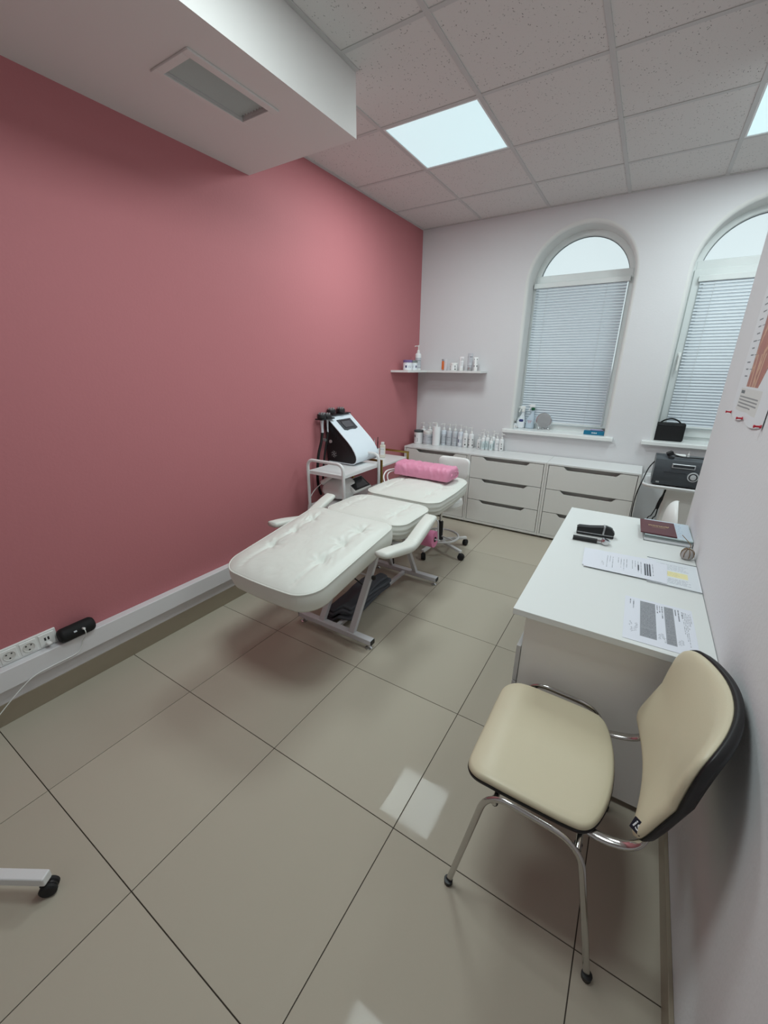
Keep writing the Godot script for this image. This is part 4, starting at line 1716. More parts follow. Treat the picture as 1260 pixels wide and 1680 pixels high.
	for h in [[0.058, 0.245, 0.352, true], [0.062, 0.182, 0.345, false], [0.035, 0.095, 0.376, false], [0.035, -0.03, 0.374, false]]:
		var p := Vector3(h[0], h[2], h[1])
		b = mb()
		b.lathe([Vector2(0, 0.006), Vector2(0.034, 0.006), Vector2(0.037, 0.012), Vector2(0.037, 0.034), Vector2(0.033, 0.040), Vector2(0, 0.040)], p, 20)
		var hp := part(b, "handpiece", M.black_plastic, t)
		b = mb()
		for k in 7:
			var a := TAU * k / 6
			var rr := 0.021 if k < 6 else 0.0
			b.lathe([Vector2(0, 0.040), Vector2(0.0065, 0.040), Vector2(0.006, 0.052), Vector2(0, 0.054)], p + Vector3(cos(a) * rr, 0, sin(a) * rr), 8)
		part(b, "electrode", M.silver, hp)
		if h[2] < 0.37:
			b = mb()
			var k := 1.0 if h[3] else 0.62
			b.lathe([Vector2(0, -0.105), Vector2(0.012 * k, -0.105), Vector2(0.010 * k, -0.07), Vector2(0.013 * k, -0.03), Vector2(0.019 * k, 0.004), Vector2(0, 0.006)], p, 14)
			part(b, "handle", M.bottle_grey, hp)
			b = mb()
			b.tube(smooth([p + Vector3(0, -0.10, 0), p + Vector3(0.0, -0.17, 0.015), p + Vector3(-0.008, -0.30, 0.055 if h[3] else 0.045), p + Vector3(-0.02, -0.50, 0.06), p + Vector3(-0.015, -0.62, 0.03)]), 0.011 if h[3] else 0.008, 8)
			part(b, "hose", M.black_soft, hp)
	b = mb()
	b.xf = Transform3D(Basis(Vector3.BACK, PI / 2), Vector3(0.06, 0.185, 0.225))
	b.lathe([Vector2(0, -0.012), Vector2(0.013, -0.012), Vector2(0.013, 0.012), Vector2(0, 0.012)], Vector3.ZERO, 12)
	part(b, "hose_clip", M.silver, t)


func tablet_device():
	var t := thing("tablet_device", "white rounded device with a tilted dark screen on the trolley's lower shelf", "machine", Vector3(0.25, 0.5235, 1.72))
	var b := mb()
	var rows := []
	for i in 17:
		var u := i / 16.0
		var x := lerpf(-0.165, 0.075, u)
		var e := sqrt(maxf(0.0, 1.0 - pow(absf(u * 2 - 1), 3.0)))
		var row := PackedVector3Array()
		for j in 24:
			var a := TAU * j / 24
			var q := Vector2(cos(a) * 0.13, sin(a))
			q.y = (0.115 if q.y > 0 else 0.075) * q.y
			row.append(Vector3(x, 0.078 + q.y * e, q.x * lerpf(0.6, 1.0, e)))
		rows.append(row)
	for i in rows.size():
		var w: PackedVector3Array = rows[i]
		w.reverse()
		rows[i] = w
	b.grid(rows, true)
	part(b, "body", M.white_plastic, t)
	var f := Transform3D(Basis(Vector3(0, 0, -1), Vector3(-0.826, 0.563, 0), Vector3(0.563, 0.826, 0)), Vector3(0.058, 0.112, -0.105))
	b = mb()
	b.xf = f
	b.box(Vector3(0, 0, 0), Vector3(0.235, 0.135, 0.03), 0.010, 3)
	var c := part(b, "screen_housing", M.white_plastic, t)
	b = mb()
	b.xf = f
	b.box(Vector3(0, 0, 0.0152), Vector3(0.215, 0.116, 0.003), 0.001)
	part(b, "screen_frame", M.black_plastic, c)
	b = mb()
	b.xf = f
	b.box(Vector3(0, 0, 0.0162), Vector3(0.176, 0.088, 0.003), 0.0005)
	part(b, "screen", M.dark_glass, c)
	b = mb()
	b.tube([Vector3(-0.15, 0.14, 0.10), Vector3(-0.06, 0.205, 0.08)], [0.022, 0.013], 12)
	part(b, "wand", M.white_plastic, t)
	b = mb()
	b.tube([Vector3(-0.06, 0.205, 0.08), Vector3(-0.025, 0.228, 0.072)], 0.014, 12)
	part(b, "wand_tip", M.black_plastic, t)
	b = mb()
	b.tube(smooth([Vector3(-0.15, 0.14, 0.10), Vector3(-0.19, 0.08, 0.16), Vector3(-0.185, 0.0, 0.235), Vector3(-0.19, -0.15, 0.25)]), 0.004, 6)
	part(b, "wand_cable", M.white_plastic, t)


func gold_cart():
	var x0 := 0.025
	var x1 := 0.355
	var z0 := 0.815
	var z1 := 1.315
	var t := thing("gold_trolley", "gold-framed trolley with white shelves next to the corner drawer unit", "trolley", Vector3((x0 + x1) / 2, 0, (z0 + z1) / 2))
	var hx := (x1 - x0) / 2
	var hz := (z1 - z0) / 2
	for s in [-1.0, 1.0]:
		for k in [-1.0, 1.0]:
			var b := mb()
			b.box(Vector3(k * (hx - 0.009), 0.43, s * (hz - 0.009)), Vector3(0.018, 0.72, 0.018), 0.002)
			part(b, "post", M.gold, t)
			caster(t, Vector3(k * (hx - 0.02), 0, s * (hz - 0.02)), 0.026, 0.4, M.black_plastic)
		var b := mb()
		b.box(Vector3(0, 0.781, s * (hz - 0.009)), Vector3(hx * 2 - 0.036, 0.018, 0.018), 0.002)
		part(b, "end_rail", M.gold, t)
	for y in [0.14, 0.43, 0.725]:
		var b := mb()
		b.box(Vector3(0, y, 0), Vector3(hx * 2 - 0.038, 0.016, hz * 2 - 0.004), 0.002)
		part(b, "shelf", M.white_metal, t)
	# brushes in a beaker and a tube of cream
	var y := 0.7335
	var c := thing("brush_beaker", "small white beaker of brushes on the gold trolley", "beaker", Vector3(0.135, y, 1.07))
	var b := mb()
	b.lathe([Vector2(0, 0), Vector2(0.028, 0), Vector2(0.032, 0.10), Vector2(0.029, 0.10), Vector2(0.026, 0.006), Vector2(0, 0.006)], Vector3.ZERO, 16)
	part(b, "beaker", M.bottle_white, c)
	for k in 4:
		b = mb()
		var a := k * 1.7
		b.tube([Vector3(cos(a) * 0.008, 0.01, sin(a) * 0.008), Vector3(cos(a) * 0.022, 0.17 + 0.012 * k, sin(a) * 0.022)], 0.0035, 6)
		part(b, "brush", [M.black_plastic, M.white_plastic, M.silver, M.black_plastic][k], c)
	c = thing("cream_dispenser", "cream coloured dispenser with print on the gold trolley", "bottle", Vector3(0.155, y, 0.985), 0.4)
	b = mb()
	b.box(Vector3(0, 0.062, 0), Vector3(0.052, 0.124, 0.036), 0.008, 3)
	part(b, "body", mat("pale_cream", rgb(232, 224, 210), 0.45), c)
	b = mb()
	b.box(Vector3(0, 0.138, 0), Vector3(0.03, 0.026, 0.03), 0.004)
	part(b, "cap", M.white_plastic, c)
	b = mb()
	b.quad(Vector3(-0.02, 0.03, 0.0183), Vector3(0.02, 0.03, 0.0183), Vector3(0.02, 0.10, 0.0183), Vector3(-0.02, 0.10, 0.0183))
	part(b, "label_print", label_mat(5), c)


# ------------------------------------------------------------------ desk
func desk():
	var t := thing("desk", "white desk with papers along the partition wall", "desk", Vector3(2.246, 0, 2.22))
	var b := mb()
	b.span(Vector3(-0.304, 0.695, -0.69), Vector3(0.305, 0.72, 0.688), 0.0015)
	part(b, "desktop", M.desk_white, t)
	b = mb()
	b.span(Vector3(-0.260, 0.028, 0.640), Vector3(0.288, 0.695, 0.658), 0.001)
	part(b, "side_panel", M.desk_panel, t)
	b = mb()
	b.span(Vector3(-0.260, 0.028, -0.668), Vector3(0.288, 0.695, -0.650), 0.001)
	part(b, "side_panel", M.desk_panel, t)
	b = mb()
	b.span(Vector3(-0.260, 0.028, 0.20), Vector3(0.288, 0.695, 0.218), 0.001)
	part(b, "side_panel", M.desk_panel, t)
	b = mb()
	b.span(Vector3(0.27, 0.30, -0.65), Vector3(0.286, 0.69, 0.20), 0.001)
	part(b, "back_panel", M.desk_panel, t)
	b = mb()
	b.span(Vector3(-0.260, 0.028, 0.218), Vector3(0.288, 0.05, 0.640), 0.001)
	b.span(Vector3(0.27, 0.05, 0.218), Vector3(0.288, 0.695, 0.640))
	part(b, "pedestal_floor", M.desk_panel, t)
	for k in 3:
		b = mb()
		var y0 := 0.045 + k * 0.169
		b.span(Vector3(-0.278, y0, 0.212), Vector3(-0.2615, y0 + 0.165, 0.662), 0.0015)
		part(b, "drawer_front", M.desk_edge, t)
	for x in [-0.24, 0.26]:
		for z in [0.63, -0.65, 0.21]:
			b = mb()
			b.lathe([Vector2(0, 0), Vector2(0.015, 0), Vector2(0.013, 0.028), Vector2(0, 0.028)], Vector3(x, 0, z), 10)
			part(b, "foot", M.rubber, t)


func sheet(called: String, label: String, category: String, at: Vector3, w: float, d: float, turn: float, m: Material, thick := 0.0006, group := "") -> Node3D:
	var t := thing(called, label, category, at, turn, group)
	var b := mb()
	b.box(Vector3(0, thick / 2 - 0.00005, 0), Vector3(w, thick, d))
	part(b, "paper", M.paper, t)
	b = mb()
	b.quad(Vector3(-w / 2, thick + 0.0002, d / 2), Vector3(w / 2, thick + 0.0002, d / 2), Vector3(w / 2, thick + 0.0002, -d / 2), Vector3(-w / 2, thick + 0.0002, -d / 2))
	part(b, "print", m, t)
	return t


func desk_things():
	var y := 0.7205
	var ink := rgb(64, 68, 78)
	var base := rgb(228, 231, 240)
	# the form: read from the aisle side, its top towards the wall (texture: x along the room's x, y towards the camera)
	var im := blank(280, 410, base)
	for blk in [[66, 22, 64, 336], [166, 24, 38, 340]]:
		im.fill_rect(Rect2i(blk[0], blk[1], blk[2], blk[3]), rgb(152, 155, 161))
		var x: int = blk[0] + 6
		while x < blk[0] + blk[2] - 3:
			for yy in range(blk[1] + 4, blk[1] + 250, 3):
				if rng.randf() < 0.55:
					im.fill_rect(Rect2i(x, yy, 2, 2), rgb(92, 95, 102))
			for yy in range(blk[1] + 262, blk[1] + blk[3] - 6, 2):
				if rng.randf() < 0.6:
					im.fill_rect(Rect2i(x, yy, 3, 1), rgb(84, 87, 94))
			x += 6
	for c in [[36, 30, 90], [22, 26, 50], [136, 30, 80], [146, 26, 70], [156, 30, 120], [210, 30, 60], [222, 26, 110], [236, 40, 60]]:
		for yy in range(c[1], c[1] + c[2], 4):
			if rng.randf() < 0.8:
				im.fill_rect(Rect2i(c[0], yy, 4, 3), ink)
	for k in 6:
		for yy in range(40, 40 + [200, 260, 300, 150, 120, 90][k], 4):
			if rng.randf() < 0.75:
				im.fill_rect(Rect2i(240 + k * 6, yy, 2, 3), rgb(110, 112, 120))
	for c in [[138, 300], [150, 290], [158, 320], [212, 310], [222, 300], [30, 300], [44, 290], [26, 250], [48, 255]]:
		for k in 14:
			im.fill_rect(Rect2i(c[0] + rng.randi_range(-4, 4), c[1] + k * 3, rng.randi_range(2, 7), 1), ink)
	sheet("printed_form", "white form with two grey tables printed on it, at the desk's chair end", "paper", Vector3(2.399, y, 2.731), 0.212, 0.308, 0.015, printed("form_print", im))
	# fanned stack of letters
	im = blank(400, 280, base)
	for k in 17:
		var x := 120 + k * 15
		if k in [3, 8, 13]:
			continue
		for yy in range(46, 46 + int(80 + 110 * rng.randf()), 4):
			if rng.randf() < 0.78:
				im.fill_rect(Rect2i(x, yy, 3, 3), rgb(110, 114, 124))
	for x in [318, 330, 342]:
		im.fill_rect(Rect2i(x, 60, 8, 170), rgb(72, 76, 86))
	im.fill_rect(Rect2i(284, 100, 7, 80), ink)
	for k in 30:
		im.fill_rect(Rect2i(96 + rng.randi_range(-8, 8), 150 + k * 2, rng.randi_range(2, 6), 1), rgb(90, 92, 100))
	var letter := printed("letter_print", im)
	im = blank(200, 280, rgb(226, 231, 236))
	im.fill_rect(Rect2i(20, 120, 140, 60), rgb(240, 232, 178))
	print_rows(im, 20, 40, 150, 70, 14, 3, rgb(160, 166, 180))
	print_rows(im, 24, 130, 120, 44, 12, 3, rgb(206, 198, 150))
	print_rows(im, 60, 200, 110, 60, 12, 3, rgb(150, 156, 170))
	var hl := printed("highlight_print", im)
	var t := thing("clear_folder", "clear folder with a yellow marked sheet, lying against the partition wall", "folder", Vector3(2.455, y, 2.268), 0.0)
	var b := mb()
	b.box(Vector3(0, 0.0015, 0), Vector3(0.19, 0.003, 0.275), 0.001)
	part(b, "folder", M.paper, t)
	b = mb()
	b.quad(Vector3(-0.09, 0.0034, 0.13), Vector3(0.09, 0.0034, 0.13), Vector3(0.09, 0.0034, -0.13), Vector3(-0.09, 0.0034, -0.13))
	part(b, "marked_sheet", hl, t)
	b = mb()
	b.span(Vector3(-0.095, 0.003, -0.1385), Vector3(0.095, 0.0046, -0.134))
	part(b, "folder_edge", M.lid_grey, t)
	b = mb()
	b.span(Vector3(-0.095, 0.003, 0.1345), Vector3(0.095, 0.0046, 0.1375))
	part(b, "folder_edge", M.lid_grey, t)
	sheet("letter_sheet", "white printed letter at the bottom of the fanned pile, slid towards the stapler", "paper", Vector3(2.252, y + 0.0036, 2.272), 0.30, 0.205, 0.07, letter)
	sheet("letter_sheet", "white printed letter in the middle of the fanned pile", "paper", Vector3(2.285, y + 0.0046, 2.285), 0.30, 0.21, -0.03, letter)
	sheet("letter_sheet", "white printed letter on top of the fanned pile on the desk", "paper", Vector3(2.262, y + 0.0056, 2.293), 0.298, 0.21, 0.03, letter)
	# stapler
	t = thing("stapler", "black stapler with a chrome band lying on the desk", "stapler", Vector3(2.118, y, 1.968), 0.10)
	b = mb()
	b.box(Vector3(0, 0.006, 0), Vector3(0.178, 0.012, 0.040), 0.005, 2)
	part(b, "base", M.black_plastic, t)
	b = mb()
	var arm := PackedVector2Array([Vector2(-0.088, 0.016), Vector2(0.070, 0.016), Vector2(0.088, 0.018), Vector2(0.090, 0.030), Vector2(0.072, 0.052), Vector2(0.050, 0.058), Vector2(-0.03, 0.046), Vector2(-0.080, 0.043), Vector2(-0.09, 0.036)])
	b.prism(arm, -0.019, 0.019)
	part(b, "lever", M.black_plastic, t)
	b = mb()
	b.bar(Vector3(0.040, 0.060, 0), Vector3(0.038, 0.016, 0), 0.008, 0.041, 0.001, Vector3.BACK)
	b.bar(Vector3(-0.085, 0.0145, 0.0), Vector3(0.084, 0.0145, 0.0), 0.0405, 0.004, 0.001)
	part(b, "chrome_band", M.silver, t)
	b = mb()
	b.xf = Transform3D(Basis(Vector3.BACK, -0.34), Vector3(0.064, 0.0565, 0))
	b.box(Vector3(0, 0, 0), Vector3(0.030, 0.002, 0.014), 0.0005)
	part(b, "name_plate", M.lid_grey, t)
	# otoscope-like lens tool
	t = thing("skin_scope", "black handled magnifying skin scope lying beside the stapler", "instrument", Vector3(2.105, y, 2.082), 0.07)
	b = mb()
	b.tube([Vector3(-0.078, 0.012, 0), Vector3(0.035, 0.012, 0)], 0.0118, 14)
	part(b, "handle", M.black_plastic, t)
	b = mb()
	b.tube([Vector3(0.035, 0.012, 0), Vector3(0.058, 0.013, 0)], 0.0095, 14)
	part(b, "neck", M.chrome, t)
	b = mb()
	b.xf = Transform3D(Basis(Vector3.BACK, -0.35), Vector3(0.072, 0.016, 0))
	b.lathe([Vector2(0.011, -0.012), Vector2(0.019, -0.012), Vector2(0.020, 0.0), Vector2(0.019, 0.012), Vector2(0.012, 0.012), Vector2(0.011, -0.012)], Vector3.ZERO, 20)
	var head := part(b, "lens_ring", M.chrome, t)
	b = mb()
	b.xf = Transform3D(Basis(Vector3.BACK, -0.35), Vector3(0.072, 0.016, 0))
	b.lathe([Vector2(0.0125, 0.006), Vector2(0, 0.006)], Vector3.ZERO, 20)
	part(b, "lens", M.dark_glass, head)
	# books at the wall
	t = thing("thick_book", "thick white and grey book at the bottom of the pile", "book", Vector3(2.440, y, 1.752), 0.05)
	b = mb()
	b.box(Vector3(0, 0.009, 0), Vector3(0.205, 0.016, 0.275), 0.001)
	part(b, "pages", M.paper, t)
	b = mb()
	b.box(Vector3(0, 0.0008, 0), Vector3(0.21, 0.0016, 0.28))
	b.box(Vector3(0, 0.0182, 0), Vector3(0.21, 0.0016, 0.28))
	part(b, "cover", M.lid_grey, t)
	t = thing("plastic_folder", "pale green plastic folder with papers under the maroon booklet", "folder", Vector3(2.445, y + 0.0196, 1.735), 0.02)
	b = mb()
	b.box(Vector3(0, 0.004, 0), Vector3(0.208, 0.008, 0.27), 0.002)
	part(b, "papers", mat("pale_mint", rgb(206, 222, 222), 0.3), t)
	b = mb()
	im = blank(200, 260, rgb(200, 214, 226))
	print_rows(im, 110, 30, 60, 200, 14, 3, rgb(130, 150, 180))
	b.quad(Vector3(-0.10, 0.0083, 0.13), Vector3(0.10, 0.0083, 0.13), Vector3(0.10, 0.0083, -0.13), Vector3(-0.10, 0.0083, -0.13))
	part(b, "top_sheet", printed("blue_sheet", im, 0.3), t)
	t = thing("maroon_booklet", "maroon diploma booklet with gold lettering on top of the book pile", "booklet", Vector3(2.400, y + 0.0282, 1.752), 0.03)
	b = mb()
	b.xf = Transform3D(Basis(Vector3.BACK, 0.0), Vector3(0, 0.004, 0))
	b.box(Vector3(0, 0, 0), Vector3(0.160, 0.006, 0.225), 0.0015)
	part(b, "cover", mat("maroon", rgb(92, 40, 48), 0.45), t)
	b = mb()
	b.box(Vector3(0.002, 0.004, 0), Vector3(0.158, 0.003, 0.221))
	part(b, "pages", M.paper, t)
	var gold := mat("gold_foil", rgb(214, 190, 140), 0.35, 0.6)
	text("ДИПЛОМ", 0.021, gold, t, Transform3D(Basis(Vector3.UP, PI) * Basis(Vector3.RIGHT, -PI / 2), Vector3(0.004, 0.0074, -0.02)), "lettering", true)
	b = mb()
	b.box(Vector3(0.004, 0.0072, 0.006), Vector3(0.06, 0.0006, 0.0022))
	part(b, "gold_line", gold, t)
	# stone tied with string, hung from the wall on a cord
	t = thing("tied_stone", "grey stone tied with brown string on the desk by the wall", "ornament", Vector3(2.516, y, 2.052), 0.3)
	b = mb()
	b.lathe([Vector2(0, 0), Vector2(0.017, 0.001), Vector2(0.026, 0.010), Vector2(0.028, 0.024), Vector2(0.022, 0.040), Vector2(0.012, 0.049), Vector2(0, 0.051)], Vector3.ZERO, 16, 1.0, 0.8)
	part(b, "stone", mat("stone", rgb(178, 172, 170), 0.8), t)
	var string := mat("string", rgb(132, 106, 76), 0.9)
	for k in 4:
		b = mb()
		var lp := []
		for j in 20:
			var a := TAU * j / 20
			lp.append(Vector3(sin(a) * 0.0285 * cos(k * 0.8), 0.026 + cos(a) * 0.0265, sin(a) * 0.0245 * sin(k * 0.8)))
		b.tube(lp, 0.0014, 5, false, true)
		part(b, "string", string, t)
	b = mb()
	b.tube(smooth([Vector3(0, 0.052, 0), Vector3(-0.018, 0.060, 0.01), Vector3(-0.030, 0.050, 0.012)]), 0.0014, 5)
	b.tube(smooth([Vector3(0, 0.052, 0), Vector3(0.016, 0.062, -0.03), Vector3(0.012, 0.075, -0.12)]), 0.0016, 5)
	part(b, "string", string, t)


# ------------------------------------------------------------------ chair by the desk
func visitor_chair():
	var t := thing("visitor_chair", "cream vinyl chair with chrome legs and black back shell", "chair", Vector3(2.165, 0, 3.185))
	# the chair faces -x; local x back is towards the wall
	var o := PackedVector2Array()
	var pts := []
	for p in [Vector2(-0.205, 0.0), Vector2(-0.205, 0.12), Vector2(-0.200, 0.178), Vector2(-0.172, 0.210), Vector2(-0.12, 0.219), Vector2(-0.02, 0.219), Vector2(0.08, 0.216), Vector2(0.124, 0.204), Vector2(0.150, 0.165), Vector2(0.170, 0.09), Vector2(0.177, 0.0), Vector2(0.170, -0.09), Vector2(0.150, -0.165), Vector2(0.124, -0.206), Vector2(0.08, -0.219), Vector2(-0.02, -0.223), Vector2(-0.12, -0.223), Vector2(-0.172, -0.213), Vector2(-0.200, -0.180), Vector2(-0.205, -0.12)]:
		pts.append(p)
	var n := pts.size()
	for i in n:
		for k in 6:
			o.append(pts[i].cubic_interpolate(pts[(i + 1) % n], pts[(i - 1 + n) % n], pts[(i + 2) % n], k / 6.0))
	if Geometry2D.is_polygon_clockwise(o):
		o.reverse()
	var seat_warp := func(p: Vector3) -> Vector3: return Vector3(p.x, p.y + 0.425 - 0.02 * pow(clampf((-p.x - 0.11) / 0.10, 0.0, 1.0), 2) - 0.010 * (1.0 - pow(p.z / 0.23, 2)) * smoothstep(-0.2, 0.1, p.x), p.z)
	var b := mb()
	b.pad(o, [Vector2(0.004, 0.012), Vector2(0.0, 0.020), Vector2(0.003, 0.029), Vector2(0.010, 0.035)], 12, func(x, z, d): return 0.005 * (1.0 - exp(-d / 0.05)), seat_warp, true)
	part(b, "seat", M.cream_vinyl, t)
	b = mb()
	b.pad(o, [Vector2(0.012, -0.004), Vector2(0.001, 0.004), Vector2(-0.0015, 0.012), Vector2(0.003, 0.0165)], 2, func(x, z, d): return 0.0, seat_warp, true)
	part(b, "seat_shell", M.black_plastic, t)
	# back: local frame of the pad: u across (z), v up; bowed round the sitter and leaning back
	var back := func(p: Vector3) -> Vector3:
		var v: float = -p.z
		var bow: float = (0.50 + 4.5 * maxf(v, 0.0)) * p.x * p.x
		return Vector3(0.300 + 0.30 * v + 0.20 * maxf(v, 0.0) * v - p.y - bow, 0.662 + v * 0.98 - p.y * 0.25, p.x)
	var q := PackedVector2Array()
	pts = [Vector2(-0.228, 0.06), Vector2(-0.226, 0.122), Vector2(-0.212, 0.149), Vector2(-0.18, 0.158), Vector2(-0.08, 0.159), Vector2(0.0, 0.159), Vector2(0.08, 0.159), Vector2(0.18, 0.158), Vector2(0.212, 0.149), Vector2(0.226, 0.122), Vector2(0.228, 0.06), Vector2(0.227, -0.04), Vector2(0.220, -0.110), Vector2(0.190, -0.152), Vector2(0.10, -0.170), Vector2(0.0, -0.175), Vector2(-0.10, -0.170), Vector2(-0.190, -0.152), Vector2(-0.220, -0.110), Vector2(-0.227, -0.04)]
	n = pts.size()
	for i in n:
		for k in 5:
			q.append(pts[i].cubic_interpolate(pts[(i + 1) % n], pts[(i - 1 + n) % n], pts[(i + 2) % n], k / 5.0))
	if Geometry2D.is_polygon_clockwise(q):
		q.reverse()
	b = mb()
	b.pad(q, [Vector2(0.003, 0.0), Vector2(0.0, 0.008), Vector2(0.003, 0.017), Vector2(0.014, 0.024)], 14, func(x, z, d): return 0.008 * (1.0 - exp(-d / 0.05)), back, true)
	part(b, "backrest", M.cream_vinyl, t)
	b = mb()
	b.pad(q, [Vector2(0.020, -0.024), Vector2(0.004, -0.016), Vector2(-0.003, -0.004), Vector2(-0.002, 0.003)], 2, func(x, z, d): return 0.0, back, true)
	part(b, "back_shell", M.black_plastic, t)
	# brand tag sewn into the lower edge
	var tag := Node3D.new()
	b = mb()
	var at := Vector3(0.219, 0.549, 0.212)
	var face := Vector3(-0.52, 0.45, 0.72).normalized()
	var side := Vector3.UP.cross(face).normalized()
	b.xf = Transform3D(Basis(side, face.cross(side), face), at)
	b.box(Vector3.ZERO, Vector3(0.026, 0.030, 0.0015), 0.0005)
	var tg := part(b, "tag", mat("tag_navy", rgb(20, 20, 40), 0.7), t)
	text("iS", 0.022, M.paper, tg, b.xf * Transform3D(Basis(Vector3.BACK, -0.2), Vector3(0, 0, 0.0012)), "lettering", true)
	tag.free()
	# chrome oval-tube frame
	for s in [-1.0, 1.0]:
		b = mb()
		var z: float = s * 0.249
		var path := fillet([Vector3(-0.200, 0.008, s * 0.264), Vector3(-0.120, 0.455, z), Vector3(0.120, 0.442, z), Vector3(0.204, 0.008, s * 0.264)], 0.075, 8)
		b.tube(path, 0.0092, 12, true, false, 0.74, Vector3(0, 0, 1))
		part(b, "leg_frame", M.chair_chrome, t)
		for x in [-0.200, 0.204]:
			b = mb()
			b.lathe([Vector2(0, 0), Vector2(0.013, 0), Vector2(0.014, 0.016), Vector2(0, 0.018)], Vector3(x, 0, s * 0.264), 12)
			part(b, "leg_tip", M.black_plastic, t)
		b = mb()
		path = fillet([Vector3(0.06, 0.422, s * 0.170), Vector3(0.165, 0.418, s * 0.186), Vector3(0.240, 0.448, s * 0.184), Vector3(0.272, 0.60, s * 0.150)], 0.06, 8)
		b.tube(path, 0.0140, 12, true, false, 0.55, Vector3(-0.7, 0.7, 0))
		part(b, "back_tube", M.chair_chrome, t)
		for x in [-0.10, 0.115]:
			b = mb()
			b.tube([Vector3(x, 0.418, s * 0.16), Vector3(x, 0.418, s * 0.246)], 0.008, 8)
			part(b, "cross_tube", M.chair_chrome, t)
			b = mb()
			b.lathe([Vector2(0, 0), Vector2(0.009, 0), Vector2(0.010, 0.022), Vector2(0, 0.024)], Vector3(x, 0.396, s * 0.228), 10)
			part(b, "stacking_stud", M.black_plastic, t)
	b = mb()
	for x in [-0.10, 0.115]:
		b.tube([Vector3(x, 0.418, -0.17), Vector3(x, 0.418, 0.17)], 0.008, 8)
	part(b, "seat_rail", M.chair_chrome, t)


